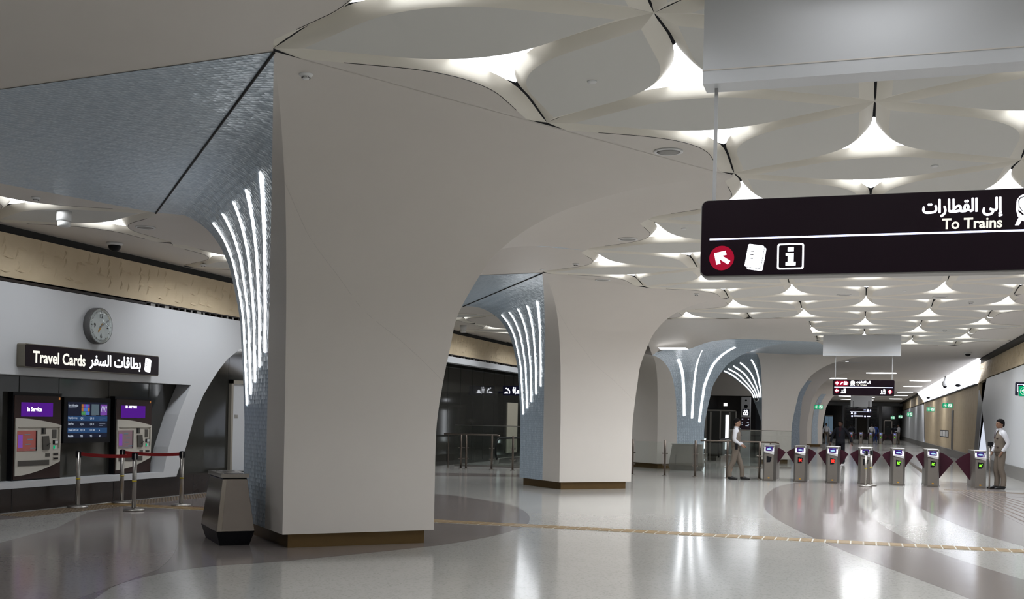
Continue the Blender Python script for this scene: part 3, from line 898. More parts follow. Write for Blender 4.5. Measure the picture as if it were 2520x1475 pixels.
def icon_train(mb, cx, cz, s, y, mi, dark):
    body = [(-.30,.42),(-.15,.49),(.15,.49),(.30,.42),(.38,.30),(.40,.0),(.34,-.22),(.20,-.36),(0,-.42),(-.20,-.36),(-.34,-.22),(-.40,.0),(-.38,.30)]
    poly2(mb, body, cx, cz, s, y, mi)
    win = [(-.26,.36),(-.1,.39),(.1,.39),(.26,.36),(.31,.28),(.30,.10),(.22,-.03),(.0,-.12),(-.22,-.03),(-.30,.10),(-.31,.28)]
    ring = [(x*1.10, .10+(z-.10)*1.10) for x, z in win]
    poly2(mb, ring, cx, cz, s, y-.004, dark, 0, .001); poly2(mb, win, cx, cz, s, y-.005, mi, 0, .001)
    poly2(mb, [(-.12,-.20),(0,-.13),(.12,-.20),(.08,-.27),(-.08,-.27)], cx, cz, s, y-.004, dark, 0, .001)
    for q in (-1, 1):
        poly2(mb, [(q*.33,.0),(q*.34,-.07),(q*.20,-.20),(q*.16,-.16)], cx, cz, s, y-.004, dark, 0, .001)
        poly2(mb, [(q*.20,-.30),(q*.31,-.24),(q*.42,-.50),(q*.30,-.50)], cx, cz, s, y, mi)
def icon_info(mb, cx, cz, s, y, mi, dark):
    mb.prism(rrect(cx-.5*s, cx+.5*s, cz-.5*s, cz+.5*s, .09*s, y), (0,-.003,0), mi)
    mb.prism(rrect(cx-.44*s, cx+.44*s, cz-.44*s, cz+.44*s, .06*s, y-.003), (0,-.001,0), dark)
    for p in ([(-.11,.19),(.12,.19),(.12,.36),(-.11,.36)], [(-.18,.02),(-.18,.13),(.12,.13),(.12,-.22),(.20,-.22),(.20,-.35),(-.18,-.35),(-.18,-.22),(-.10,-.22),(-.10,.02)]):
        poly2(mb, p, cx, cz, s, y-.004, mi, 0, .001)
def icon_people(mb, cx, cz, s, y, mi, dark, outline=False):
    """a seated figure and a standing one with a stick between them"""
    for ox, oz, sc_, kind in ((-.28,-.12,.8,0),(.30,.0,1,1)):
        poly2(mb, [(.15*math.cos(2*PI*k/14)*1, .33+.15*math.sin(2*PI*k/14)) for k in range(14)], cx+ox*s, cz+oz*s, s*sc_, y, mi)
        if kind: p = [(-.13,.20),(.13,.20),(.22,.02),(.15,-.10),(.17,-.5),(-.17,-.5),(-.15,-.10),(-.22,.02)]
        else: p = [(-.10,.22),(.12,.22),(.16,-.12),(.40,-.20),(.40,-.48),(-.34,-.48),(-.34,-.34),(-.12,-.22)]
        poly2(mb, p, cx+ox*s, cz+oz*s, s*sc_, y, mi)
        if outline: poly2(mb, [(a*.45, b*.55-.08) for a, b in p], cx+ox*s, cz+oz*s, s*sc_, y-.004, dark, 0, .001)
    bar2(mb, cx+.0*s, cz-.05*s, cx+.06*s, cz+.5*s, .04*s, y, mi)

AR_TRAINS = '\uFE95\uFE8D\uFEAD\uFE8E\uFEC4\uFED8\uFEDF\uFE8D \uFEF0\uFEDF\uFE87'
AR_CARDS = '\uFEAE\uFED4\uFEB4\uFEDF\uFE8D \uFE95\uFE8E\uFED7\uFE8E\uFEC4\uFE91'
# Travel Cards sign
tc = thing('wall_sign', 'long maroon sign reading Travel Cards in English and Arabic, on white wall under the clock', 'sign', (-12.3, 13.68, 2.225), PI/2)
W, Hh = 3.35, .365
b = MB(); b.prism(rrect(0, W, 0, Hh, .03, 0), (0,-.15,0)); obj('case', b, mat('sign_case_bronze', (.20,.18,.14,1), .4, metal=.4), tc)
b = MB(); b.prism(rrect(.012, W-.012, .012, Hh-.012, .025, -.15), (0,-.006,0)); fc = obj('face', b, M['maroon'], tc)
b = MB()
put_text(b, 'Travel Cards', .17, 1.37, .075, .265, -.158, .028, 0)
obj('english_lettering', b, M['signcream'], fc)
b = MB(); put_bold(b, AR_CARDS, 1.475, 2.815, .05, .295, -.158, .0055, 0); icon_cards(b, 3.02, .185, .245, -.156, 0, 1, -.12)
obj('arabic_lettering', b, [M['signwhite'], M['maroon']], fc)

# clock
ck = thing('wall_clock', 'round grey wall clock with orange hour hand above the Travel Cards sign', 'clock', (-12.3, 15.46, 3.005), PI/2)
AX = Matrix.Rotation(PI/2, 3, 'X')
b = MB(); b.lathe([(.295,0),(.305,.01),(.305,.115),(.298,.125)], (0,0,0), 48, 0, True, AX); obj('case', b, mat('clock_case_grey', (.13,.13,.13,1), .4), ck)
b = MB(); b.lathe([(.285,.1251),(.285,.128)], (0,0,0), 48, 0, False, AX); cf = obj('dial', b, mat('clock_dial', (.66,.66,.69,1), .5, coat=.0), ck)
b = MB()
for i in range(60):
    a = 2*PI*i/60; r0 = .235 if i % 5 else .222; r1 = .258
    bar2(b, r0*math.sin(a), r0*math.cos(a), r1*math.sin(a), r1*math.cos(a), .010 if i % 5 == 0 else .004, -.1285, 0, .001)
for s_, x, z, w_ in (('12',0,.165,.09),('3',.165,0,.05),('6',0,-.165,.05),('9',-.165,0,.05)):
    put_text(b, s_, x-w_/2, x+w_/2, z-.038, z+.038, -.130, .02, 0)
obj('numerals', b, M['black'], cf)
b = MB(); a = math.radians(360*(7+10/60)/12); bar2(b, -.05*math.sin(a), -.05*math.cos(a), .13*math.sin(a), .13*math.cos(a), .026, -.131, 0, .003); obj('hour_hand', b, mat('clock_hand_orange', (.55,.26,.03,1), .5), cf)
b = MB(); a = math.radians(60); bar2(b, -.05*math.sin(a), -.05*math.cos(a), .215*math.sin(a), .215*math.cos(a), .022, -.134, 0, .003); obj('minute_hand', b, mat('clock_hand_grey', (.20,.20,.21,1), .5), cf)
b = MB(); b.lathe([(.292,.13),(.20,.137),(0,.14)], (0,0,0), 40, 0, True, AX); obj('cover_glass', b, M['glass'], ck)

# queue barrier
def stanchion(x, y, label, h=.92, clips=((0,-1),(0,1)), tape=True):
    t = thing('queue_post', label, 'barrier post', (x, y, 0), 0, 'queue barrier posts')
    b = MB(); b.lathe([(.150,0),(.165,.008),(.165,.022),(.150,.032),(.06,.042),(.03,.05)], n=28); obj('base', b, M['steel'], t)
    b = MB(); b.lathe([(.034,.04),(.034,h)], n=18); obj('pole', b, M['steel'], t)
    b = MB(); b.lathe([(.036,h-.005),(.036,h+.004),(.02,h+.008),(0,h+.008)], n=18)
    for k in range(4):
        a = k*PI/2; b.box(-.018, .018, .030, .046, h-.105, h-.004, 0, Matrix.Rotation(a, 4, 'Z'))
    obj('belt_head', b, M['black'], t)
    if tape:
        b = MB(); b.lathe([(.0355,.46),(.0355,.485)], n=18); obj('tape', b, M['yellow'], t)
    return t
stanchion(-12.07, 14.84, 'steel queue post by the dark wall base, front belt hooked to its left end')
stanchion(-12.03, 15.90, 'steel queue post by the dark wall base, in front of the machine nearer the arch')
stanchion(-10.98, 14.82, 'steel queue post nearest the camera, in the middle of the queue barrier')
stanchion(-10.90, 15.98, 'steel queue post nearest the bin, at the end of the rear red belt')
for (a, b_, lab) in (((-12.07,14.84),(-10.98,14.82),'red belt strung across the front pair of queue posts'), ((-12.03,15.90),(-10.90,15.98),'red belt strung across the rear pair of queue posts')):
    b = MB(); d = Vector((b_[0]-a[0], b_[1]-a[1], 0)); L = d.length; d.normalize(); n = Vector((-d.y, d.x, 0))*.0015
    rows = []
    for i in range(17):
        q = i/16; p = Vector((a[0], a[1], .875-.02*(1-(2*q-1)**2)))+d*(.05+(L-.1)*q)
        rows.append([p-n+Vector((0,0,.028)), p+n+Vector((0,0,.028)), p+n-Vector((0,0,.028)), p-n-Vector((0,0,.028)), p-n+Vector((0,0,.028))])
    b.grid(rows, 0, False)
    tag(obj('barrier_belt', b, M['redbelt']), lab, 'belt')

# bins
def bin_(loc, rz, L, Wd, hh, label, name='litter_bin'):
    t = thing(name, label, 'bin', loc, rz)
    def ring(l, w, z): return [(-w/2,-l/2,z),(w/2,-l/2,z),(w/2,l/2,z),(-w/2,l/2,z)]
    def hull(a, b_, mi=0):
        mb = MB(); vs_ = a+b_; mb.add(vs_, [(0,3,2,1),(4,5,6,7),(0,1,5,4),(1,2,6,5),(2,3,7,6),(3,0,4,7)], mi); return mb
    obj('base', hull(ring(L*.90, Wd*.78, 0), ring(L, Wd, hh*.20)), M['black'], t)
    obj('body', hull(ring(L, Wd, hh*.201), ring(L*.80, Wd*.66, hh*.925)), M['steeldark'], t, bevel=.004)
    dr = MB(); f0, f1 = -L/2-.003, -L*.40-.003
    dr.add([(-Wd*.36,f0,hh*.215),(Wd*.49,f0,hh*.215),(Wd*.32,f1,hh*.915),(-Wd*.22,f1,hh*.915)], [(0,1,2,3)])
    obj('door', dr, mat('bin_door_steel', (.17,.145,.125,1), .32, metal=.8, noise=.08, nscale=5), t)
    ld = MB(); ld.box(-Wd*.37, Wd*.37, -L*.42, L*.42, hh*.945, hh)
    for k in range(3):
        ld.box(-Wd*.25, Wd*.25, -L*.34+L*.24*k, -L*.34+L*.24*k+.06, hh, hh+.002, 1)
    ld.box(-Wd*.32, Wd*.32, -L*.39, L*.39, hh*.922, hh*.946, 1)
    obj('lid', ld, [M['steeldark'], M['black']], t)
    return t
bin_((-7.47, 11.93, 0), math.radians(43), 1.06, .45, .86, 'polished steel bin with tapering sides and dark base, beside the nearest column')
# ================================================================== gates
M['console'] = mat('gate_console_white', (.72,.72,.73,1), .25, metal=.2)
M['gatescreen'] = emat('gate_screen_purple', (.05,.02,.16,1), 1.0)
M['gateoval'] = emat('gate_screen_oval', (.45,.75,1,1), 1.0)
M['gatesteel'] = mat('gate_brushed_steel', (.27,.245,.22,1), .32, metal=.75, noise=.05, nscale=20)
M['orange'] = mat('orange_sticker', (.50,.25,.02,1), .5)
def flap_mesh(sgn, big):
    w, zt, zo, zb = (.43, .92, .67, .15) if big else (.272, .92, .79, .43)
    pts = [(sgn*.0, zb+.14), (sgn*.02, zb), (sgn*.035, zb)]
    n = 10
    pts.append((sgn*w, zo))
    for i in range(1, n+1):
        q = i/n; pts.append((sgn*(w*(1-q)), zo+(zt-zo)*math.sin(q*PI/2)**.9))
    mb = MB(); mb.prism([(x, 0, z) for x, z in pts], (0, .02, 0)); return mb
HW = .135
def gate(x, y, label, state, lbig=None, rbig=None, group='ticket gates'):
    """lbig / rbig: None = no flap on that side"""
    t = thing('ticket_gate', label, 'ticket gate', (x, y, 0), 0, group)
    b = MB()
    prof = [(-HW*.92,0),(HW*.92,0),(HW*1.35,.35),(HW*1.45,.85),(HW*1.45,1.45),(HW*.9,1.75),(-HW*.9,1.75),(-HW*1.45,1.45),(-HW*1.45,.85),(-HW*1.35,.35)]
    b.prism([(px, py, .0) for px, py in [(p[0]*1.06, p[1]-.015) for p in prof]], (0,0,.035), 1)
    b.prism([(px, py, .035) for px, py in prof], (0,0,.72), 0)
    up = [(-HW,.10),(HW,.10),(HW*1.4,.45),(HW*1.4,1.45),(HW*.9,1.72),(-HW*.9,1.72),(-HW*1.4,1.45),(-HW*1.4,.45)]
    b.prism([(px, py, .755) for px, py in up], (0,0,.235), 0)
    obj('cabinet', b, [M['gatesteel'], M['steeldark']], t)
    c = MB()   # sloping console with its slanting lower edge
    c.add([(-HW,-.005,.80),(HW,-.005,.735),(HW,-.02,.80),(HW,.17,1.0),(-HW,.17,1.0),(-HW,-.02,.83),
           (-HW,.2,.80),(HW,.2,.735),(HW,.2,1.0),(-HW,.2,1.0)],
          [(0,1,2,5),(5,2,3,4),(4,3,8,9),(6,9,8,7),(0,5,4,9,6),(1,7,8,3,2),(0,6,7,1)], 0)
    for s_ in (-1, 1):
        c.box(s_*HW*1.02-.012, s_*HW*1.02+.012, .10, .16, .955, .985, 0); c.box(s_*HW*1.02-.012, s_*HW*1.02+.012, .07, .12, .925, .945, 0)
    cn = obj('console', c, M['console'], t)
    Ms = Matrix.Translation((0, .072, .905)) @ Matrix.Rotation(-math.atan2(.17, .19), 4, 'X') @ Matrix.Rotation(0, 4, 'X')
    s = MB(); tilt = math.atan2(.19, .18)
    Ms = Matrix.Translation((0, .060, .898)) @ Matrix.Rotation(-tilt, 4, 'X')
    s.prism(rrect(-.092, .092, -.09, .105, .02, 0), (0,-.012,0), 0, Ms)
    s.prism([(.062*math.cos(2*PI*k/20), -.012, -.03+.030*math.sin(2*PI*k/20)) for k in range(20)], (0,-.002,0), 1, Ms)
    s.box(-.01, .06, -.014, -.012, .04, .055, 2, Ms); s.box(.05, .075, -.014, -.012, -.078, -.066, 3, Ms)
    obj('reader_screen', s, [M['gatescreen'], M['gateoval'], M['tile_a'], M['white']], cn)
    d = MB(); d.prism([(-.062,-.001,.695),(.075,-.001,.665),(.062,-.001,.565),(.03,-.001,.52),(-.062,-.001,.515)], (0,-.006,0), 0)
    ds = obj('status_display', d, M['black'], t)
    q = MB()
    if state == 'x':
        for r in (PI/4, -PI/4): bar2(q, .007-.052*math.cos(r), .605-.052*math.sin(r), .007+.052*math.cos(r), .605+.052*math.sin(r), .034, -.007, 0, .003)
        obj('red_cross', q, M['red_led'], ds)
    elif state == 'a':
        icon_arrow(q, .006, .608, .105, -.007, 0, math.radians(128)); obj('green_arrow', q, M['green_led'], ds)
    o_ = MB(); o_.box(-.02, .03, -.003, 0, .07, .105); obj('number_sticker', o_, M['orange'], t)
    for sg, big in ((-1, lbig), (1, rbig)):
        if big is None: continue
        f = obj('flap', flap_mesh(sg, big), M['flap'], t); f.location = (sg*HW*1.0, .72, 0)
    return t
GX = [-2.40, -1.56, -.70, .16, 1.0, 1.87, 3.04]
GL = ['leftmost ticket gate of the near row, beside the standing guard and the glass barrier', 'ticket gate of the near row with a red cross, next to the leftmost gate',
      'ticket gate of the near row with a red cross, in front of the walking man', 'ticket gate of the near row half hidden by queue posts in front',
      'green arrow ticket gate of the near row, just right of the two queue posts', 'green arrow ticket gate of the near row, at the left of the wide lane', 'rightmost green arrow ticket gate of the near row, beside the right guard']
GS = [None, 'x', 'x', None, 'a', 'a', 'a']
for i, x in enumerate(GX):
    gate(x, 31.25, GL[i], GS[i], None if i == 0 else (True if i == 6 else False), None if i == 6 else (True if i == 5 else False))
gp = MB(); gp.lathe([(.02,0),(.02,1.18)], n=12); pt_ = thing('reader_post', 'thin dark post with a small black reader beside the rightmost gate', 'post', (3.25, 31.12, 0))
obj('pole', gp, M['steeldark'], pt_); b = MB(); b.box(-.06,.06,-.05,.03,1.13,1.24); obj('reader_head', b, M['black'], pt_, bevel=.01)
stanchion(.165, 30.15, 'steel queue post standing nearest, in front of the near row of gates', .93)
stanchion(.30, 30.72, 'steel queue post just behind another, touching the near row of gates', .93)
# far row
FY = 101.5
far0 = None
for i, px in enumerate((2043, 2094, 2118.6, 2142.7, 2167.4, 2202)):
    d = ray(px, 1075); x = d.x*FY/d.y
    lab = ['leftmost gate of the far row, seen past the walking man', 'far row gate with a red light, behind the walking man', 'far row gate with a queue post before it', 'far row gate with a green light, near the bag carrying pair', 'far row gate left of its wide lane', 'rightmost far row gate, beside the far guard'][i]
    gate(x, FY, lab, [None,'x',None,'a','a','a'][i], None if i == 0 else (i == 5), None if i == 5 else (i == 4), 'far ticket gates')

# ================================================================== glass barrier left of the gates
def bpost(x, y, label):
    t = thing('barrier_post', label, 'barrier post', (x, y, 0), 0, 'steel posts of the glass barrier')
    b = MB(); b.lathe([(.075,0),(.075,.015),(.03,.02)], n=16); obj('foot', b, M['steeldark'], t)
    b = MB(); b.lathe([(.032,.015),(.032,1.05),(.026,1.055),(0,1.055)], n=16); obj('pole', b, M['bronzesteel'], t)
    for z in (.32, .66):
        b = MB(); b.tube([(-.085,0,z),(.085,0,z)], .018, 10); obj('clamp', b, M['steeldark'], t)
    return t
BP = [(-11.81,'first steel barrier post past the nearest column, close to a second one'), (-11.64,'second steel barrier post past the nearest column, thicker looking beside its twin'), (-10.80,'third steel barrier post past the nearest column'),
      (-10.12,'steel barrier post just left of the second column'), (-6.40,'steel barrier post against the right edge of the second column'), (-5.44,'steel barrier post before the pointed white arch'),
      (-4.55,'steel barrier post before the grey cabinet'), (-3.63,'steel barrier post just left of the standing guard'), (-2.72,'steel barrier post just right of the standing guard')]
for x, l in BP: bpost(x, 32.05, l)
for i, (x0, x1, lab) in enumerate(((-11.58,-10.88,'clear glass barrier panel past the nearest column, between the second and third post'), (-10.72,-10.2,'clear glass barrier panel left of the second column, between third and fourth post'), (-9.9,-6.5,'long clear glass barrier panel behind the second column'), (-6.32,-5.52,'clear glass barrier panel at the right edge of the second column'), (-5.36,-4.63,'clear glass barrier panel before the pointed white arch'),
                  (-4.47,-3.71,'clear glass barrier panel beside the grey cabinet'), (-3.55,-2.80,'clear glass barrier panel behind the standing guard'))):
    b = MB(); b.box(x0, x1, 32.045, 32.057, .12, 1.0)
    tag(obj('barrier_glass', b, M['glass']), lab, 'glass panel', 'glass barrier panels')
for x0, x1, y_, lab in ((-4.45,-2.20,32.35,'steel handrail behind the standing guard, ending at the leftmost gate'), (-12.5,-10.65,32.35,'dark handrail of the glass barrier past the nearest column')):
    b = MB(); b.tube([(x0, y_, 1.06), (x1-.1, y_, 1.06), (x1, y_, 1.04)], .025, 10)
    for xx in (x0+.15, x1-.25): b.tube([(xx, y_, 0), (xx, y_, 1.06)], .018, 8)
    tag(obj('handrail', b, M['bronzesteel']), lab, 'handrail')

# cabinet in front of the third column
t = thing('metal_cabinet', 'wide grey metal cabinet with sloping sides before the mosaic column', 'cabinet', (-5.42, 36.15, 0))
b = MB(); b.add([(-.56,-.20,.17),(.56,-.20,.17),(.56,.2,.17),(-.56,.2,.17),(-.46,-.12,.84),(.50,-.12,.84),(.50,.2,.84),(-.46,.2,.84)], [(0,3,2,1),(4,5,6,7),(0,1,5,4),(1,2,6,5),(2,3,7,6),(3,0,4,7)]); b.box(-.33,-.325,-.205,-.1,.18,.5)
obj('body', b, mat('cabinet_grey', (.22,.205,.185,1), .35, metal=.4), t)
b = MB(); b.add([(-.50,-.14,0),(.50,-.14,0),(.50,.2,0),(-.50,.2,0),(-.57,-.21,.17),(.57,-.21,.17),(.57,.2,.17),(-.57,.2,.17)], [(0,3,2,1),(4,5,6,7),(0,1,5,4),(1,2,6,5),(2,3,7,6),(3,0,4,7)]); obj('base', b, M['skirt'], t)
b = MB(); b.box(-.48,.51,-.15,.2,.84,.87); obj('top', b, M['skirt'], t)

# escalators: one behind the glass barrier, one behind the guard
def escalator(x, y, label, rz=0):
    t = thing('escalator', label, 'escalator', (x, y, 0), rz)
    b = MB(); b.box(-.62,.62,.4,5,0,.06,1); 
    for k in range(12): b.box(-.42,.42,.6+.36*k,.94+.36*k,.06,.062,0)
    obj('steps', b, [M['steeldark'], M['steel']], t)
    for s_ in (-1, 1):
        xx = s_*.55
        arc = [(y_, z_) for y_, z_ in [(.55,.10)]+[(.45+.40-.40*math.sin(a), .53-.38*math.cos(a)) for a in [PI*k/10 for k in range(11)]]]
        out = arc + [(5,.91),(5,.1)]
        g = MB(); g.prism([(xx-.006, a, z) for a, z in out], (.012,0,0)); obj('balustrade_glass', g, M['glass'], t)
        h = MB(); h.tube([(xx, a, z) for a, z in arc[1:]+[(5,.91)]], .035, 8); obj('handrail', h, M['black'], t)
        k_ = MB(); k_.prism([(xx-.09, .5, .0),(xx-.09, .62, .24),(xx-.09, 5, .24),(xx-.09,5,0)], (.18,0,0)); obj('skirt_panel', k_, M['steel'], t)
    return t
escalator(-11.0, 34.2, 'escalator with glass sides behind the barrier past the nearest column')
escalator(-5.9, 43.6, 'escalator with glass sides behind the guard and the barrier', 0)
# glass balustrade round the escalator well
for (x0, x1, y_, lab) in ((-12.6,-10.2,33.6,'tall clear glass balustrade before the escalator past the nearest column'), (-4.5,-2.3,40.2,'tall clear glass balustrade behind the standing guard')):
    t = thing('glass_balustrade', lab, 'balustrade', (x0, y_, 0))
    b = MB(); b.box(0, x1-x0, 0, .014, .06, 1.33); obj('glass', b, M['glass'], t)
    b = MB(); b.box(0, x1-x0, -.012, .026, 1.33, 1.352); obj('top_rail', b, M['steel'], t)
    b = MB(); b.box(0, x1-x0, -.02, .034, 0, .06); obj('base_channel', b, M['steel'], t)
# ================================================================== lobby
lf = thing('lift_door', 'grey framed glass lift door in the black lobby wall behind the guard', 'lift', (-6.95, 51.97, 0))
b = MB()
for x0, x1, z0, z1 in ((0,.07,0,2.2),(1.40,1.47,0,2.2),(0,1.47,2.13,2.2),(.68,.74,0,2.13),(.22,.30,0,2.1),(1.1,1.17,0,2.1)): b.box(x0,x1,-.05,0,z0,z1)
obj('frame', b, M['steel'], lf)
b = MB(); b.box(.07,1.40,-.025,-.015,0,2.13); obj('pane', b, mat('lift_dark_glass', (.06,.06,.055,1), .1), lf)
b = MB(); b.box(.95,1.12,-.045,-.03,.35,1.95); tag(obj('tube_lamp', b, emat('lift_glow', (.9,.95,1,1), 2.5), lf), '', ''); 
for k_ in ('label','category'): del lf.children[-1][k_]
ts = thing('help_totem', 'tall white totem with two black discs and a lift pictogram behind the guard', 'totem', (-4.95, 50.6, 0))
b = MB(); b.box(-.21,.21,0,.16,0,2.78); obj('body', b, M['panelwhite'], ts, bevel=.01)
for z, r in ((2.62,.045),(2.35,.085)):
    b = MB(); b.prism(disc(.0, z, r, -.001), (0,-.008,0)); obj('black_disc', b, M['black'], ts)
b = MB(); b.prism(rrect(-.16,.16,1.94,2.23,.03,-.001), (0,-.012,0)); pg = obj('pictogram_plate', b, M['signblue'], ts)
b = MB(); b.prism(rrect(-.11,.11,1.96,2.10,.02,-.013), (0,-.004,0)); icon_arrow(b, -.05, 2.15, .10, -.013, 0, 0); icon_arrow(b, .05, 2.15, .10, -.013, 0, PI); b.box(-.07,-.03,-.019,-.017,1.98,2.07,1); b.box(.03,.07,-.019,-.017,1.98,2.07,1)
obj('pictogram', b, [M['signwhite'], M['signblue']], pg)
b = MB(); b.box(-.21,.21,-.006,0,1.24,1.86); mp = obj('map_panel', b, mat('totem_maroon', (.05,.016,.035,1), .3), ts)
b = MB()
for x0, z0, w_ in ((-.17,1.76,.06),(.10,1.76,.05),(-.17,1.60,.03),(.06,1.60,.09),(-.17,1.52,.03),(.10,1.52,.06),(.0,1.46,.14)): b.box(x0, x0+w_, -.008, -.006, z0, z0+.025)
obj('map_lettering', b, M['pale'], mp)
for x, z, w_, h_, lab, m_ in ((-6.02,2.38,.16,.13,'small lit exit plate above the lift door','signwhite'), (-7.40,1.37,.20,.13,'small grey call plate on the black wall left of the lift','steel')):
    t = thing('wall_plate', lab, 'sign', (x, 51.93, z)); b = MB(); b.box(-w_/2-.03, w_/2+.03, 0, .04, -.02, h_+.02); obj('case', b, M['steeldark'], t)
    b = MB(); b.box(-w_/2, w_/2, -.004, 0, 0, h_); obj('face', b, M[m_], t)
# white door leaf in the dark recess by the arch, and the toilet door
b = MB(); b.box(-13.0,-12.97,20.80,22.4,.0,2.22,0); b.box(-13.0,-12.93,20.72,20.80,0,2.3,1); b.box(-13.0,-12.93,20.72,22.4,2.22,2.3,1); b.box(-12.975,-12.965,20.92,21.04,1.47,1.55,2)
struct('door_1', b, [M['panelwhite'], M['beigeshade'], M['steel']])
b = MB(); b.box(-13.0,-12.97,40.3,41.6,.25,2.2,0); struct('door_2', b, [mat('cream_door', (.62,.58,.46,1), .5)])
# ================================================================== hanging signs
def hang_sign(x0, y, z0, w_, h_, label, zbox, xb0, xb1, bd=.34):
    t = thing('hanging_sign', label, 'sign', (x0, y, z0))
    b = MB(); b.prism(rrect(0, w_, 0, h_, .045, .0, 6), (0,.13,0)); obj('case', b, mat('sign_case_grey', (.30,.29,.27,1), .4, metal=.5), t)
    b = MB(); b.prism(rrect(.006, w_-.006, .012, h_-.004, .042, .0, 6), (0,-.008,0)); f = obj('face', b, M['maroon'], t)
    for xx in (.075, w_-.075):
        b = MB(); b.box(xx-.011, xx+.011, .055, .077, h_, zbox-z0); obj('hanger', b, M['greyplastic'], t)
    return t, f
def bulkhead(x0, x1, y0, y1, z, label):
    b = MB(); b.box(x0, x1, y0, y1, z, ZC)
    b.box(x0-.004, x1+.004, y0-.004, y1+.004, z+.085, z+.092, 1)
    tag(obj('ceiling_bulkhead', b, [M['panelwhite'], M['plaster']]), label, 'bulkhead', None, 'structure')
SY = 7.22
bulkhead(-1.02, 1.42, SY-.05, SY+.15, 3.80, 'white boxed bulkhead hanging from the ceiling above the large To Trains sign')
W, Hh = 2.12, .505
hs, hf = hang_sign(-1.02, SY, 2.545, W, Hh, 'large maroon hanging sign reading To Trains, with a red arrow, close to the camera', 3.80, 0, 0)
b = MB()
put_bold(b, AR_TRAINS, 1.362, 1.813, .337, .453, -.012, .0026, 0)
icon_train(b, 1.965, .375, .19, -.009, 0, 1)
icon_cards(b, .355, .125, .165, -.009, 0, 1)
icon_info(b, .575, .125, .165, -.009, 0, 1)
b.box(.06, W-.06, -.011, -.008, .243, .254, 2)
b.prism(disc(.14, .125, .080, -.008), (0,-.003,0), 3); icon_arrow(b, .14, .125, .115, -.011, 0, math.radians(57))
obj('symbols', b, [M['signwhite'], M['maroon'], M['signline'], M['signred']], hf)
b = MB(); put_text(b, 'To Trains', 1.475, 1.815, .268, .335, -.012, .024, 0); obj('english_lettering', b, M['signcream'], hf)

SY2 = 35.3
def px_at(px, py, y):
    d = ray(px, py); q = y/d.y; return d.x*q, EYE+d.z*q
xa, za = px_at(2048.5, 974, SY2); xb, zb = px_at(2202, 936, SY2)
xc, zc_ = px_at(2050, 876, SY2); xd, _ = px_at(2217, 876, SY2); xe, _ = px_at(2025, 876, SY2)
bulkhead(xe, xd, SY2-.05, SY2+.2, zc_, 'white boxed bulkhead hanging from the ceiling over the sign behind the gates')
W, Hh = xb-xa, zb-za
t2, f2 = hang_sign(xa, SY2, za, W, Hh, 'maroon hanging To Trains sign over the ticket gates, arrows on both lines', zc_, 0, 0)
b = MB(); k_ = W/2050
U = lambda u: (u-240)*k_
Zz = lambda v: Hh-(v-205)*k_
b.prism(rrect(U(300), U(775), Zz(415), Zz(245), 80*k_, -.008), (0,-.002,0), 3)
icon_arrow(b, U(388), Zz(328), 130*k_, -.010, 0, 0)
bar2(b, U(500), Zz(370), U(575), Zz(290), 38*k_, -.010, 0); b.prism(rrect(U(610), U(730), Zz(385), Zz(290), 12*k_, -.010), (0,-.003,0), 0); b.box(U(635), U(660), -.013, -.010, Zz(290), Zz(262), 0); b.box(U(685), U(705), -.013, -.010, Zz(290), Zz(262), 0)
icon_train(b, U(908), Zz(328), 180*k_, -.009, 0, 1)
put_bold(b, AR_TRAINS, U(1025), U(1500), Zz(345), Zz(245), -.012, .0026, 0)
put_text(b, 'To Trains', U(1030), U(1370), Zz(418), Zz(352), -.012, .03, 4)
b.box(U(300), U(2232), -.011, -.008, Zz(482), Zz(455), 2)
b.prism(disc(U(385), Zz(590), 80*k_, -.008), (0,-.002,0), 3); icon_arrow(b, U(385), Zz(590), 130*k_, -.010, 0, PI/2)
icon_people(b, U(610), Zz(595), 165*k_, -.009, 0, 1); icon_people(b, U(1915), Zz(605), 165*k_, -.009, 0, 1, True)
b.prism(disc(U(2142), Zz(612), 80*k_, -.008), (0,-.002,0), 3); icon_arrow(b, U(2142), Zz(612), 130*k_, -.010, 0, 0)
obj('symbols', b, [M['signwhite'], M['maroon'], M['signline'], M['signred'], M['signcream']], f2)

# far pair of signs
FYS = 95.
for (px0, px1, py0, py1, lab) in ((2092,2146,1021,1007,'upper of the two far hanging signs above the far gates'), (2093,2143,1028,1022,'lower bluish strip of the two far hanging signs')):
    x0, z0 = px_at(px0, py0, FYS); x1, z1 = px_at(px1, py1, FYS)
    t = thing('hanging_sign', lab, 'sign', (x0, FYS, z0))
    b = MB(); b.box(0, x1-x0, 0, .1, 0, z1-z0); b.box(.2,.22,.04,.06,z1-z0,3.6-z0); b.box(x1-x0-.22,x1-x0-.2,.04,.06,z1-z0,3.6-z0); obj('case', b, M['maroon'], t)
    b = MB(); w_ = x1-x0; h_ = z1-z0
    if h_ > .3:
        b.box(.02, w_-.06, -.01, 0, h_*.48, h_*.53); b.prism(disc(w_-.12, h_*.78, .06, 0, 12), (0,-.01,0)); b.prism(disc(w_-.32, h_*.76, .09, 0, 12), (0,-.01,0)); b.box(w_-.66, w_-.46, -.01, 0, h_*.74, h_*.86)
        b.prism(disc(.14, h_*.25, .07, 0, 12), (0,-.01,0)); icon_people(b, .38, h_*.25, .2, 0, 0, 0)
    else:
        b.box(.25, w_-.6, -.01, 0, h_*.4, h_*.75); b.prism(disc(.12, h_*.5, .07, 0, 12), (0,-.01,0)); b.prism(disc(w_-.45, h_*.5, .07, 0, 12), (0,-.01,0)); b.box(w_-.3, w_-.05, -.01, 0, h_*.35, h_*.7)
    obj('symbols', b, M['signline'], t)
x0, z0 = px_at(2093, 1001, 96.); x1, z1 = px_at(2146, 984, 96.)
bulkhead(x0, x1, 96, 97, z0, 'white boxed bulkhead over the two far hanging signs')

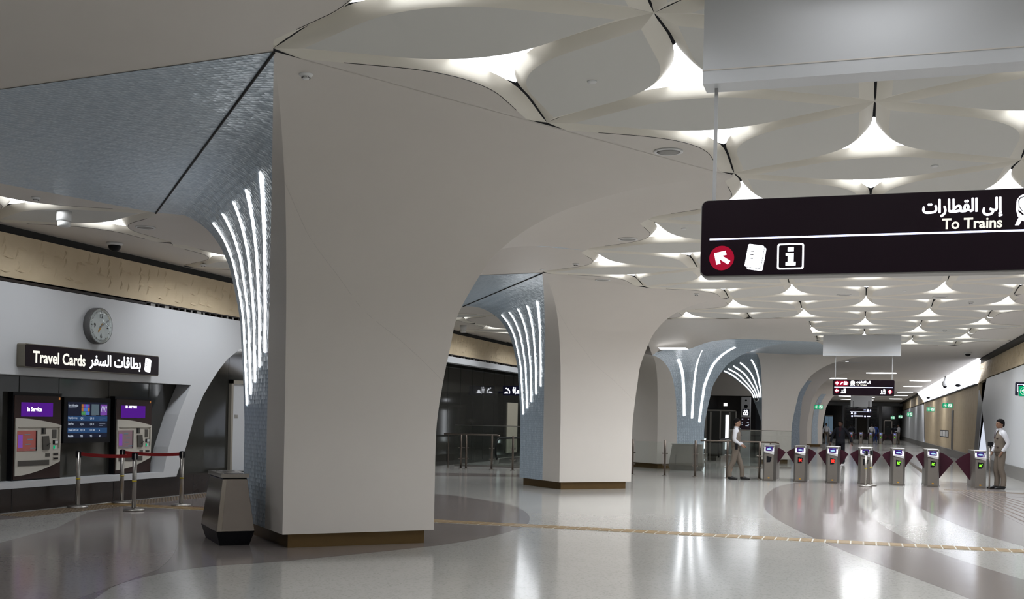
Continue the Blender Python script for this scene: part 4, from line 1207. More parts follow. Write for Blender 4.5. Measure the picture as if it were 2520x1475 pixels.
# exit signs: small green flag signs
def exit_sign(px0, px1, py0, py1, y, label, blue=False):
    x0, z0 = px_at(px0, py1, y); x1, z1 = px_at(px1, py0, y); w_, h_ = x1-x0, z1-z0
    t = thing('exit_sign', label, 'exit sign', (x0, y, z0), 0, 'green exit signs')
    b = MB(); b.prism(rrect(0, w_, 0, h_, h_*.12, 0), (0,.08,0)); b.box(w_/2-.015, w_/2+.015, .03, .05, h_, h_+.12); obj('case', b, M['greyplastic'], t)
    b = MB(); b.prism(rrect(.01, w_-.01, .01, h_-.01, h_*.12, 0), (0,-.006,0)); f = obj('face', b, M['green'], t)
    b = MB(); r = h_*.36
    b.prism(disc(w_*.27, h_/2, r, -.006, 20), (0,-.003,0), 0); b.prism(disc(w_*.27, h_/2, r*.90, -.009, 20), (0,-.001,0), 1); icon_arrow(b, w_*.27, h_/2, r*1.4, -.010, 0, 0)
    b.prism(rrect(w_*.56, w_*.92, h_*.14, h_*.86, h_*.06, -.006), (0,-.003,0), 0); bar2(b, w_*.66, h_*.3, w_*.78, h_*.62, h_*.1, -.010, 1, .001); b.prism(disc(w_*.80, h_*.70, h_*.07, -.010, 10), (0,-.001,0), 1)
    obj('pictogram', b, [M['exitwhite'], M['green']], f)
    return t
exit_sign(2319, 2345, 993, 1004, 60, 'green exit sign before the limestone wall, larger and higher of the pair')
exit_sign(2280, 2301, 1003, 1013, 72, 'green exit sign before the limestone wall, smaller and lower of the pair')
exit_sign(2232, 2246, 1015, 1026, 92, 'green exit sign beside the far white wall, nearer the limestone wall')
exit_sign(2211, 2221, 1022.5, 1030, 112, 'tiny green exit sign beside the far white wall')
exit_sign(2192, 2202, 1025, 1032, 122, 'tiny green exit sign before the black far door')
exit_sign(2004, 2026, 997, 1007.5, 62, 'green exit sign hanging in the white arches behind the gates')
exit_sign(2506, 2560, 950, 976, 36, 'green exit sign with a round arrow at the right edge, before a navy plate')
x0, z0 = px_at(2498, 974, 36.3); x1, z1 = px_at(2570, 942, 36.3)
t = thing('wall_plate', 'navy sign plate with a white outline behind the green sign at the right edge', 'sign', (x0, 36.3, z0))
b = MB(); b.prism(rrect(0, x1-x0, 0, z1-z0, .03, 0), (0,.05,0)); b.box(.3,.33,.01,.04,z1-z0,ZC-z0-.06); obj('case', b, M['signblue'], t)
b = MB(); b.prism(rrect(.05, .24, .12, z1-z0-.05, .03, 0), (0,-.006,0), 0); b.prism(rrect(.07, .22, .14, z1-z0-.07, .02, -.006), (0,-.001,0), 1); obj('outline', b, [M['signline'], M['signblue']], t)
# toilets flag sign
x0, z0 = px_at(1237, 974, 39.2); x1, z1 = px_at(1300, 951, 39.2)
t = thing('toilet_sign', 'dark sign with white toilet pictograms half behind the second column', 'sign', (x0, 39.2, z0))
b = MB(); b.box(0, x1-x0, 0, .08, 0, z1-z0); b.box(-13.0-x0,0,.02,.05,.1,.16); obj('case', b, M['signblue'], t)
b = MB(); h_ = z1-z0; k_ = h_
b.box(.05, .22, -.008, 0, h_*.22, h_*.28); bar2(b, .09, h_*.32, .19, h_*.36, .05, 0); b.prism(disc(.14, h_*.76, .025, 0, 12), (0,-.006,0)); poly2(b, [(-.1,.3),(.15,.35),(.4,-.1),(.38,-.5),(.25,-.5),(.22,-.05),(0,.05)], .2, h_*.52, .22, 0)
b.prism(disc(.43, h_*.82, .025, 0, 12), (0,-.006,0)); poly2(b, [(-.3,.45),(.3,.45),(.3,-.1),(.18,-.1),(.18,-.7),(-.18,-.7),(-.18,-.1),(-.3,-.1)], .43, h_*.52, .14, 0)
b.box(.50,.507,-.006,0,h_*.15,h_*.88); poly2(b, [(-.1,.4),(.2,.4),(.5,-.4),(-.5,-.4)], .60, h_*.4, .16, 0)
obj('pictogram', b, M['signwhite'], t)
# ================================================================== people
M['skin_a'] = mat('skin_light_brown', (.30,.17,.11,1), .5)
M['skin_b'] = mat('skin_brown', (.22,.115,.07,1), .5)
M['skin_c'] = mat('skin_dark_brown', (.12,.06,.04,1), .5)
M['hair'] = mat('black_hair', (.006,.005,.005,1), .85, spec=.15)
M['shirt'] = mat('white_shirt', (.62,.62,.65,1), .7, bump=.3, bscale=9)
M['taupe'] = mat('taupe_uniform', (.155,.125,.098,1), .8, noise=.06, nscale=25, bump=.25, bscale=8)
M['navy'] = mat('navy_suit', (.006,.007,.014,1), .8)
M['darkred'] = mat('dark_maroon_shirt', (.035,.006,.012,1), .8)
M['shoe'] = mat('black_shoe', (.007,.007,.008,1), .35)
M['eye'] = mat('dark_eye', (.01,.008,.008,1), .3)
M['bluecloth'] = mat('blue_cloth', (.02,.06,.28,1), .8)
M['lips'] = mat('lips', (.20,.08,.065,1), .5)

def loft(mb, rings, mi=0, n=16, cap=True):
    """rings: (centre, rx, ry[, tilt matrix]) stacked into one smooth skin"""
    rows = []
    for r in rings:
        c = Vector(r[0]); R = r[3] if len(r) > 3 else Matrix.Identity(3)
        rows.append([c + R @ Vector((r[1]*math.cos(2*PI*k/n), r[2]*math.sin(2*PI*k/n), 0)) for k in range(n)])
    vs_ = [p for q in rows for p in q]; fs_ = []
    for i in range(len(rows)-1):
        for k in range(n):
            a, b = i*n+k, i*n+(k+1) % n; fs_.append((a, b, b+n, a+n))
    if cap: fs_.append(tuple(reversed(range(n)))); fs_.append(tuple((len(rows)-1)*n+k for k in range(n)))
    mb.add(vs_, fs_, mi, True)
def limb(mb, pts, rs, mi=0, n=14):
    """tapering limb with rounded joints"""
    P = [Vector(p) for p in pts]; fine = []; fr = []
    N = len(P)
    for i in range(N-1):
        p0, p1, p2, p3 = P[max(0,i-1)], P[i], P[i+1], P[min(N-1,i+2)]
        for k in range(5):
            t = k/5
            cm = .5*((2*p1)+(-p0+p2)*t+(2*p0-5*p1+4*p2-p3)*t*t+(-p0+3*p1-3*p2+p3)*t**3)
            fine.append(cm*.6+(p1+(p2-p1)*t)*.4); fr.append(rs[i]+(rs[i+1]-rs[i])*t)
    fine.append(P[-1]); fr.append(rs[-1])
    mb.tube(fine, fr, n, mi)

def skin_body(name, chain, radii, links, mat_, parent, level=1):
    me = bpy.data.meshes.new(name); me.from_pydata([tuple(p) for p in chain], links, [])
    o = bpy.data.objects.new(name, me); COL.objects.link(o)
    md = o.modifiers.new('skin', 'SKIN'); md.use_smooth_shade = True
    for i, r in enumerate(radii):
        me.skin_vertices[0].data[i].radius = r if isinstance(r, tuple) else (r, r)
        me.skin_vertices[0].data[i].use_root = (i == 0)
    sb = o.modifiers.new('sub', 'SUBSURF'); sb.levels = level; sb.render_levels = level
    dg = bpy.context.evaluated_depsgraph_get(); dg.update()
    m2 = bpy.data.meshes.new_from_object(o.evaluated_get(dg))
    bpy.data.objects.remove(o); bpy.data.meshes.remove(me)
    m2.name = name; m2.materials.clear(); m2.materials.append(mat_)
    for p in m2.polygons: p.use_smooth = True
    ob = bpy.data.objects.new(name, m2); COL.objects.link(ob); ob.parent = parent
    return ob

def person(loc, rz, label, H=1.75, skin='skin_a', top='shirt', vest=None, legs='taupe', jacket=None, tie=None, inner=None,
           Lh=None, Rh=None, Le=None, Re=None, Lf=(.10,0,0), Rf=(-.10,0,0), Lk=None, Rk=None, turn=0, tilt=0, simple=False, extras=None):
    """stands at the local origin facing -y; left hand side is +x. Points are for 1.75 m and get scaled"""
    t = thing('person', label, 'person', loc, rz); t.scale = (1,1,1)
    s = H/1.75
    V = lambda p: Vector(p)*s
    Le = Le or (.27,.03,1.13); Re = Re or (-.27,.03,1.13); Lh = Lh or (.27,-.06,.86); Rh = Rh or (-.27,-.06,.86)
    Lk = Lk or (Lf[0]*.98, Lf[1]*.5-.02, .50); Rk = Rk or (Rf[0]*.98, Rf[1]*.5-.02, .50)
    HD = Matrix.Translation(V((0,-.012,1.60))) @ Matrix.Rotation(turn, 4, 'Z') @ Matrix.Rotation(tilt, 4, 'X')
    # --- one continuous body: trunk, neck, head, arms with hands, legs
    ch = []; ra = []; lk = []
    def add(p, r, par=None):
        ch.append(V(p)); ra.append(tuple(q*s for q in r) if isinstance(r, tuple) else r*s)
        if par is not None: lk.append((par, len(ch)-1))
        return len(ch)-1
    pel = add((0,0,.95), (.12,.085)); wai = add((0,0,1.10), (.11,.08), pel); che = add((0,0,1.28), (.13,.09), wai); upc = add((0,.005,1.385), (.09,.06), che)
    nk = add((0,0,1.475), .052, upc)
    for sg, e, h in ((1, Le, Lh), (-1, Re, Rh)):
        sh = add((sg*.165,.005,1.37), .038, upc); el = add(e, .032, sh); wr = add(h, .025, el)
        d = (Vector(h)-Vector(e)).normalized(); palm = Vector(h)+d*.055
        pm = add(tuple(palm), (.036,.018), wr)
        if not simple:
            side = d.cross(Vector((0,1,0))); side = side.normalized() if side.length > .1 else Vector((1,0,0))
            curl = Vector((0,-.35,0))
            for k, ln in enumerate((.060,.072,.068,.052)):
                b0 = palm+d*.02+side*(-.024+.016*k); k1 = add(tuple(b0+d*ln*.5), .0088, pm); add(tuple(b0+d*ln*.5+(d+curl).normalized()*ln*.5), .0078, k1)
            th = add(tuple(palm-side*.038+d*.0), .0095, pm); add(tuple(palm-side*.05+d*.03), .0085, th)
    for sg, k_, f in ((1, Lk, Lf), (-1, Rk, Rf)):
        hp = add((sg*.085,0,.88), .065, pel); kn = add(k_, .042, hp); an = add((f[0], f[1]+.025, f[2]+.09), .028, kn)
        toe = add((f[0]+sg*.012, f[1]-.12, f[2]+.03), .016, an)
    # head as stacked rings of the same body: neck, jaw, cheeks, brow, crown
    body = skin_body('body', ch, ra, lk, M[skin], t, 1)
    hd = MB()
    rings = [((0,.012,-.135),.050,.052),((0,.008,-.10),.052,.056),((0,-.014,-.092),.043,.062),((0,-.016,-.07),.055,.080),((0,-.012,-.035),.067,.090),((0,-.006,.01),.072,.095),((0,-.002,.05),.073,.096),((0,.002,.085),.066,.087),((0,.004,.112),.047,.062),((0,.004,.124),.02,.028)]
    loft(hd, [((c[0]*s, c[1]*s, c[2]*s), a*s, b*s) for c, a, b in rings], 0, 18)
    hd.add([(-.014*s,-.098*s,-.030*s),(.014*s,-.098*s,-.030*s),(0,-.124*s,-.026*s),(0,-.098*s,.022*s),(0,-.105*s,-.036*s)], [(0,2,3),(2,1,3),(0,4,2),(4,1,2)], 0, True)
    for sg in (-1, 1): hd.lathe([(0,-.008*s),(.018*s,-.006*s),(.024*s,.002*s),(.016*s,.008*s),(0,.006*s)], (sg*.073*s,.012*s,-.012*s), 10, 0, True, Matrix.Rotation(PI/2, 3, 'Y'))
    hd.v = [tuple(HD @ Vector(p)) for p in hd.v]
    # weld the head into the body mesh so that the figure stays one mesh
    bm = bmesh.new(); bm.from_mesh(body.data); off = len(bm.verts)
    vv = [bm.verts.new(p) for p in hd.v]
    for f, sm in zip(hd.f, hd.sm):
        try: fc = bm.faces.new([vv[i] for i in f]); fc.smooth = sm
        except ValueError: pass
    bm.normal_update(); bm.to_mesh(body.data); bm.free()
    if not simple:
        fe = MB()
        for sg in (-1, 1):
            fe.lathe([(0,-.006*s),(.009*s,-.003*s),(.011*s,0),(.009*s,.004*s),(0,.006*s)], (sg*.030*s,-.091*s,.012*s), 10, 0)
            fe.box(sg*.031*s-.017*s, sg*.031*s+.017*s, -.099*s, -.088*s, .027*s, .033*s, 0)
        fe.box(-.022*s,.022*s,-.092*s,-.082*s,-.062*s,-.054*s,1)
        fe.v = [tuple(HD @ Vector(p)) for p in fe.v]
        obj('face_features', fe, [M['eye'], M['lips']], body)
    hr = MB()
    hrings = [((0,.060,-.060),.040,.036),((0,.046,-.03),.066,.060),((0,.030,.0),.078,.077),((0,.018,.03),.080,.090),((0,.008,.055),.081,.099),((0,.004,.09),.074,.096),((0,.004,.120),.055,.072),((0,.005,.138),.02,.03)]
    loft(hr, [((c[0]*s, c[1]*s, c[2]*s), a*s, b*s) for c, a, b in hrings], 0, 18)
    hr.v = [tuple(HD @ Vector(p)) for p in hr.v]
    obj('hair', hr, M['hair'], t)
    # --- clothing
    tr = MB()
    loft(tr, [(V((0,.0,.84)),.165*s,.115*s),(V((0,.004,.92)),.172*s,.122*s),(V((0,0,1.0)),.158*s,.112*s),(V((0,0,1.05)),.152*s,.108*s)], 0, 20)
    for sg, k_, f in ((1, Lk, Lf), (-1, Rk, Rf)):
        limb(tr, [V((sg*.082,.002,.92)), V((sg*.088,0,.80)), V(k_), V((f[0], f[1]+.028, f[2]+.28)), V((f[0], f[1]+.022, f[2]+.075))], [.094*s,.093*s,.075*s,.066*s,.066*s], 0, 16)
    obj('trousers', tr, M[legs], t)
    for sg, f in ((1, Lf), (-1, Rf)):
        sh = MB(); r_ = Matrix.Identity(3)
        loft(sh, [(V((f[0], f[1]+.075, f[2]+.045)),.030*s,.018*s,Matrix.Rotation(PI/2,3,'X')),(V((f[0], f[1]+.05, f[2]+.048)),.042*s,.048*s,Matrix.Rotation(PI/2,3,'X')),(V((f[0], f[1]-.02, f[2]+.048)),.043*s,.047*s,Matrix.Rotation(PI/2,3,'X')),(V((f[0]+sg*.008, f[1]-.11, f[2]+.034)),.048*s,.033*s,Matrix.Rotation(PI/2,3,'X')),(V((f[0]+sg*.012, f[1]-.175, f[2]+.026)),.040*s,.025*s,Matrix.Rotation(PI/2,3,'X')),(V((f[0]+sg*.012, f[1]-.205, f[2]+.018)),.018*s,.014*s,Matrix.Rotation(PI/2,3,'X'))], 0, 14)
        obj('shoe', sh, M['shoe'], t)
    st_ = MB()
    def torso(mb, g, z0=.97, z1=1.44, mi=0):
        loft(mb, [(V((0,0,z0)),(.158+g)*s,(.112+g)*s),(V((0,0,1.06)),(.152+g)*s,(.110+g)*s),(V((0,-.004,1.18)),(.162+g)*s,(.118+g)*s),(V((0,-.006,1.28)),(.176+g)*s,(.124+g)*s),(V((0,0,1.36)),(.176+g)*s,(.112+g)*s),(V((0,.004,1.41)),(.150+g)*s,(.090+g)*s),(V((0,.004,1.445)),(.095+g)*s,(.066+g)*s),(V((0,.002,1.47)),(.062+g*.5)*s,(.060+g*.5)*s)], mi, 22)
    torso(st_, .0)
    sl = 1.0 if jacket is None else .9
    for sg, e, h in ((1, Le, Lh), (-1, Re, Rh)):
        E, Hn = Vector(e), Vector(h); c = E+(Hn-E)*.93
        limb(st_, [V((sg*.085,.004,1.41)), V((sg*.15,.004,1.395)), V((sg*.192,.006,1.345)), V(e), V(tuple(c))], [.050*s,.062*s,.066*s,.053*s,.041*s], 0, 14)
    loft(st_, [(V((0,.0,1.45)),.068*s,.068*s),(V((0,-.002,1.49)),.062*s,.064*s),(V((0,.004,1.505)),.058*s,.060*s)], 0, 18)
    obj('jacket' if jacket else 'shirt', st_, M[jacket or top], t)
    if jacket:
        jk = MB(); loft(jk, [(V((0,.0,.80)),.185*s,.135*s),(V((0,0,.92)),.180*s,.132*s),(V((0,0,1.05)),.166*s,.122*s),(V((0,-.004,1.18)),.172*s,.127*s),(V((0,-.006,1.28)),.184*s,.131*s),(V((0,0,1.37)),.18*s,.116*s),(V((0,.004,1.43)),.11*s,.08*s)], 0, 22)
        j2 = obj('jacket_skirt', jk, M[jacket], t)
        ip = MB(); ip.add([V((-.055,-.122,1.43)),V((.055,-.122,1.43)),V((.02,-.139,1.10)),V((-.02,-.139,1.10)),V((-.045,-.078,1.475)),V((.045,-.078,1.475))], [(0,3,2,1),(4,0,1,5)], 0); obj('shirt_front', ip, M[inner or 'shirt'], t)
    if vest:
        ve = MB(); loft(ve, [(V((0,-.002,.90)),.176*s,.128*s),(V((0,0,.98)),.174*s,.126*s),(V((0,0,1.07)),.166*s,.122*s),(V((0,-.004,1.18)),.174*s,.129*s),(V((0,-.006,1.28)),.186*s,.134*s),(V((0,0,1.36)),.165*s,.120*s),(V((0,.006,1.42)),.128*s,.088*s),(V((0,.014,1.458)),.082*s,.064*s)], 0, 24)
        vv_ = obj('vest', ve, M[vest], t)
        vd = MB(); vd.add([V((-.048,-.126,1.43)),V((.048,-.126,1.43)),V((0,-.141,1.24))], [(0,2,1)], 0); vd.add([V((-.05,-.075,1.478)),V((.05,-.075,1.478)),V((.048,-.126,1.43)),V((-.048,-.126,1.43))], [(0,3,2,1)], 0)
        obj('shirt_front', vd, M['shirt'], vv_)
        pk = MB()
        for sg in (-1, 1): pk.box((sg*.10-.045)*s, (sg*.10+.045)*s, -.138*s, -.105*s, 1.04*s, 1.048*s)
        pk.box(.055*s,.12*s,-.140*s,-.11*s,1.245*s,1.262*s)
        for k in range(4): pk.box(-.006*s,.006*s,-.142*s,-.12*s,(.96+.07*k)*s,(.97+.07*k)*s)
        obj('pocket_trim', pk, M['darkred'], vv_)
    if tie:
        ti = MB(); ti.add([V((-.018,-.135,1.44)),V((.018,-.135,1.44)),V((.024,-.149,1.26)),V((0,-.150,1.23)),V((-.024,-.149,1.26)),V((-.018,-.08,1.475)),V((.018,-.08,1.475))], [(0,4,3,2,1),(5,0,1,6)], 0); obj('tie', ti, M['darkred'], t)
    return t

g1 = person((-3.33, 31.45, 0), PI/2, 'guard in taupe vest standing in profile with hands clasped, beside the leftmost gate', 1.74, 'skin_a', 'shirt', 'taupe', 'taupe', tie=True,
       Re=(-.235,.02,1.125), Rh=(-.11,-.155,.985), Le=(.235,.02,1.125), Lh=(.03,-.20,.97), Rf=(-.09,.13,0), Lf=(.09,-.20,0), Rk=(-.095,.06,.5), Lk=(.09,-.11,.49), turn=-.12)
b = MB(); b.box(-.035,.035,-.02,.02,-.08,.09); b.box(-.02,-.008,-.006,.006,.09,.17)
o = obj('walkie_talkie', b, M['black'], None); o.location = (-3.33+.04, 31.45-.215, .93)
tag(o, 'black walkie-talkie on the belt of the guard in profile', 'radio')
g2 = person((3.52, 31.35, 0), math.radians(-72), 'guard in taupe vest leaning by the rightmost gate, hand in pocket, facing left', 1.86, 'skin_b', 'shirt', 'taupe', 'taupe', tie=True,
       Le=(.245,.085,1.135), Lh=(.185,-.03,.92), Re=(-.26,.02,1.12), Rh=(-.22,-.10,.90), Lf=(.085,.03,0), Rf=(-.085,-.05,0), turn=.05)
g3 = person((-.74, 45.6, 0), math.radians(-8), 'man in a dark suit walking towards the gates, head turned aside', 1.80, 'skin_c', 'darkred', None, 'navy', jacket='navy', inner='darkred',
       Le=(.33,.06,1.16), Lh=(.42,.02,.88), Re=(-.31,.04,1.14), Rh=(-.35,-.06,.87), Lf=(.10,.16,.04), Rf=(-.09,-.16,0), turn=-.5)
d = ray(2208, 1090); q = 101.3/d.y
g4 = person((d.x*q+.1, 101.3, 0), math.radians(-80), 'far guard in white shirt standing at the rightmost far gate', 1.8, 'skin_c', 'shirt', None, 'taupe', Le=(.25,-.12,1.12), Lh=(.16,-.34,1.08), simple=True)
for px, y, lab, top, legs, sk in ((2095.5, 109, 'far figure in a black top seen from behind, beyond the far gates', 'navy', 'navy', 'skin_c'), (2145, 111, 'far person in a white and black top near the louvred end wall', 'shirt', 'navy', 'skin_b'),
                              (2154, 111.6, 'far person in blue clothes near the louvred end wall', 'bluecloth', 'bluecloth', 'skin_b'), (2033, 96, 'far person in light clothes in the last white arch', 'shirt', 'taupe', 'skin_c'), (2199.5, 104.5, 'far figure in black behind the far guard', 'navy', 'navy', 'skin_c')):
    d = ray(px, 1080); q = y/d.y
    person((d.x*q, y, 0), 0 if px < 2090 else PI, lab, 1.74, sk, top, None, legs, simple=True)
# ================================================================== right wall details
t = thing('wall_notice', 'row of three small white notices framed on the limestone wall', 'notice', (4.775, 73.6, 1.0), -PI/2)
b = MB(); b.box(0,7.0,0,.03,0,.42); obj('frame', b, M['signblue'], t)
for k in range(3):
    b = MB(); b.box(.3+2.2*k,2.2+2.2*k,-.008,0,.05,.37); obj('notice', b, M['white'], t)
b = MB(); b.box(4.74,4.78,63.2,64.3,.4,2.5); tag(obj('steel_channel', b, M['skirt']), 'narrow grey steel strip standing against the limestone wall', 'wall strip')
fs = MB(); rows = []
fs.prism([(4.76,51.2,3.5),(4.76,91.5,3.5),(4.40,95.5,4.36),(4.40,47.2,4.36)], (.12,0,.03))
t = thing('lit_fascia', 'long slanting white fascia glowing along the top of the limestone wall', 'fascia light', (0,0,0))
obj('panel', fs, emat('fascia_glow', (.80,.83,.92,1), 3.0), t)
b = MB(); b.box(4.70,4.80,51,92,3.44,3.5); 
for k in range(12): b.box(4.69,4.70,52+3.3*k,53.4+3.3*k,3.44,3.5,1)
obj('vent_slot', b, [M['darkgap'], M['black']], t)
for k, (px, py) in enumerate(((2364,944), (2289,976))):
    d = ray(px, py); q = 4.52/d.x; p = d*q
    t = thing('security_camera', ['small black camera on the glowing fascia, nearer one', 'small black camera on the glowing fascia, at its far lower corner'][k], 'camera', (4.52, p.y, EYE+p.z))
    b = MB(); b.lathe([(.03,0),(.07,.06),(.07,.16),(.04,.22),(0,.24)], (0,0,-.1), 14, 0, True, Matrix.Rotation(-PI/2, 3, 'Y')); obj('body', b, M['black'], t)
d = ray(2328, 948); q = 4.45/d.x; p = d*q
t = thing('security_camera', 'white dome camera on a curved bracket on the glowing fascia', 'camera', (4.4, p.y, EYE+p.z))
b = MB(); b.lathe([(0,-.10),(.12,-.06),(.17,.05),(.16,.16),(.08,.24),(0,.26)], n=18); obj('housing', b, M['white'], t)
b = MB(); b.lathe([(0,-.19),(.08,-.15),(.11,-.07),(.10,-.05)], n=16); obj('lens_dome', b, M['black'], t)
b = MB(); b.tube([(0,0,.24),(0,-.2,.42),(.1,-1.0,.5),(.2,-1.9,.3)], .05, 8); obj('bracket', b, M['white'], t)

# window openings and white pillars of the end wall
def endx(px, y=140.6):
    d = ray(px, 1040); return d.x*y/d.y
for k, (a, b_) in enumerate(((2073,2078),(2104,2109),(2134,2138.5),(2163,2170))):
    b = MB(); b.box(endx(a), endx(b_), 140.2, 141, 0, 4.0); tag(obj('end_wall_pillar', b, M['panelwhite']), ['white pillar of the far end wall, first beside the walking man', 'white pillar of the far end wall, left of the brown panel', 'white pillar of the far end wall, right of the brown panel', 'white pillar of the far end wall, left of the far black door'][k], 'pillar', 'pillars of the far end wall')
b = MB(); b.box(endx(2109), endx(2134), 140.5, 141, 0, 3.2); tag(obj('brown_panel', b, mat('brown_stone', (.10,.075,.05,1), .5)), 'brown stone panel in the middle of the far end wall', 'wall panel')
for k, (a, b_) in enumerate(((2082,2099),(2142,2158))):
    b = MB(); x0, x1 = endx(a), endx(b_); b.box(x0, x1, 140.6, 141, 0, 4.0, 0)
    for i in range(26): b.box(x0, x1, 140.55, 140.6, .1+.15*i, .17+.15*i, 1)
    tag(obj('louvre_wall', b, [M['blackwall'], mat('louvre_slate', (.035,.042,.05,1), .4)]), ['dark louvred wall panel at the far end, left of the brown panel', 'dark louvred wall panel at the far end, right of the brown panel'][k], 'wall panel')
b = MB(); x0, x1 = endx(2175), endx(2196); b.box(x0,x1,140.9,141,0,2.3,0); b.box(x0,x0+.1,140.8,141,0,2.3,1); b.box(x1-.1,x1,140.8,141,0,2.3,1); b.box(x0,x1,140.8,141,2.2,2.3,1); b.box((x0+x1)/2-.15,(x0+x1)/2+.15,140.85,140.9,1.45,1.5,2)
struct('door_3', b, [mat('dark_green_door', (.02,.026,.025,1), .3), M['steeldark'], M['white']])
b = MB(); b.box(endx(2030),endx(2050),139.5,139.6,0,2.6,0); b.box(endx(2040),endx(2041),139.4,139.5,0,2.6,1); b.box(endx(2030),endx(2050),139.4,139.6,2.6,2.75,1)
struct('door_4', b, [mat('blue_glass_door', (.16,.24,.32,1), .15, emit=(.2,.3,.4,1), estr=.35), M['steeldark']])
b = MB(); b.box(-5.3,4.9,140,141,4.0,4.37); struct('trim_4', b, M['panelwhite'])

# ================================================================== ceiling fittings
def fit(name, prof, loc, label, cat, group, m, extra=None):
    b = MB(); b.lathe([(r, -z) for r, z in prof], (0,0,0), 22, 0)
    o = obj(name, b, m); o.location = loc
    return tag(o, label, cat, group)
SM = [(.0,.075),(.045,.075),(.055,.068),(.06,.05),(.085,.035),(.085,.012),(.10,.01),(.10,.0)]
def smoke(px, py, label, z=ZC, q=.58):
    x, y = fl(px, py, z)
    t = thing('smoke_detector', label, 'smoke detector', (x, y, z), 0, 'smoke detectors'); t.scale = (q, q, q)
    b = MB(); b.lathe([(.10,0),(.10,-.02),(.085,-.035),(.055,-.045)], n=22); obj('base', b, M['white'], t)
    b = MB(); b.lathe([(.055,-.045),(.06,-.05),(.048,-.075),(.0,-.078)], n=22)
    for k in range(12):
        a = 2*PI*k/12; b.box(-.006,.006,.050,.061,-.072,-.052,1, Matrix.Rotation(a, 4, 'Z'))
    obj('sensor_head', b, [M['white'], M['black']], t)
for px, py, l in ((753,181,'white smoke detector on the plain ceiling beside the nearest mosaic edge'), (88,486,'white smoke detector on the left aisle ceiling, below the mosaic'), (1417,649,'white smoke detector between the second column and the petal ceiling'),
                  (1714,723,'white smoke detector on the plain ceiling beyond the second column'), (2389,744,'white smoke detector among the lights at the right'), (2325,813,'white smoke detector far along the ceiling, before the right wall'), (500,651,'small smoke detector over the left aisle, near the nearest column')):
    smoke(px, py, l)
def speaker(px, py, label, r=.15):
    x, y = fl(px, py, ZC)
    t = thing('ceiling_speaker', label, 'speaker', (x, y, ZC), 0, 'ceiling speakers')
    b = MB(); b.lathe([(r,0),(r,-.012),(r*.86,-.018),(r*.80,-.012)], n=28); obj('rim', b, M['white'], t)
    b = MB(); b.lathe([(r*.80,-.013),(r*.5,-.018),(0,-.02)], n=28); obj('grille', b, M['grille'], t)
for px, py, l in ((1645,372,'round flush speaker on the plain ceiling, nearest of the speakers'), (1545,588,'round flush speaker on the plain ceiling before the second column'), (1483,689,'round flush speaker on the plain ceiling above the second column'),
                  (358,559,'round flush speaker on the left aisle ceiling'), (2077,726,'round flush speaker among the lights under the large sign'), (2313,731,'round flush speaker among the lights at the right')):
    speaker(px, py, l)
def dot(px, py, label, r=.04):
    x, y = fl(px, py, ZC)
    fit('sprinkler_cover', [(0,.012),(r*.9,.012),(r,.004),(r,0)], (x, y, ZC), label, 'sprinkler cover', 'sprinkler covers', M['white'])
for px, py, l in ((1457,200,'small round cover on a grey petal panel near the top'), (1592,460,'small round cover on the plain ceiling near the large sign'), (1683,562,'small round cover on a petal panel left of the large sign'), (2300,408,'small round cover on a petal panel just above the large sign'),
                  (2226,716,'small round cover on a petal panel just under the large sign'), (1334,663,'small round cover just above the tip of the second column mosaic')):
    dot(px, py, l)
def dome(px, py, label, rest):
    x, y = fl(px, py, ZC)
    t = thing('dome_camera', label, 'camera', (x, y, ZC), 0, 'dome cameras')
    b = MB(); b.lathe([(.13,0),(.13,-.03),(.10,-.045)], n=22); obj('collar', b, M['white'], t)
    b = MB(); b.lathe([(.10,-.045),(.098,-.08),(.07,-.125),(.0,-.145)], n=22); obj('dome', b, M['black'], t)
dome(282, 598, 'black dome camera over the left aisle above the frieze', 0)
dome(2382, 868, 'black dome camera on the ceiling near the glowing fascia', 0)
def beam(px, py, label):
    x, y = fl(px, py, ZC)
    t = thing('ceiling_projector', label, 'ceiling fitting', (x, y, ZC), 0)
    b = MB(); b.lathe([(.10,0),(.10,-.13),(.09,-.14)], n=22); obj('collar', b, M['white'], t)
    b = MB(); b.lathe([(.085,-.13),(.085,-.21),(.06,-.22),(0,-.22)], n=22); obj('cup', b, M['white'], t)
beam(158, 520, 'white cup shaped fitting on the left aisle petal panel')
beam(1140, 801, 'white funnel shaped fitting over the left aisle beyond the nearest column')
# long lens shaped lamps on the plain ceiling beyond the gates
lens0 = None
def lens_lamp(x, y, w_, label, z=ZC, d=.5, watts=50):
    t = thing('lens_lamp', label, 'ceiling lamp', (x, y, z), 0, 'slim ceiling lamps beyond the gates')
    b = MB(); pts = []
    for i in range(13): q = -1+2*i/12; pts.append((q*w_/2, -d/2*(1-q*q)))
    for i in range(1, 12): q = 1-2*i/12; pts.append((q*w_/2, d/2*(1-q*q)))
    b.prism([(a, c, .003) for a, c in pts], (0,0,-.04)); obj('diffuser', b, M['lens'], t)
    ld = bpy.data.lights.new('lamp_tubes', 'AREA'); ld.shape = 'RECTANGLE'; ld.size = w_*.85; ld.size_y = d*.7; ld.energy = watts; ld.color = (.97,.98,1)
    lo = bpy.data.objects.new('lamp_tubes', ld); COL.objects.link(lo); lo.parent = t; lo.location = (0, 0, -.045)
M['lens'] = emat('lens_lamp_diffuser', (.97,.98,1,1), 7)
lens_lamp(-1.28, 49.4, 1.5, 'slim white lamp nearest behind the ticket gates, by the mosaic')
lens_lamp(.1, 41.6, 1.5, 'added unseen slim lamp behind the boxed bulkhead over the ticket gates', watts=90)  # added lamp, hidden by the bulkhead, to brighten the column face beyond
lens_lamp(1.0, 60.5, 1.5, 'slim white lamp over the middle, behind the hanging sign')
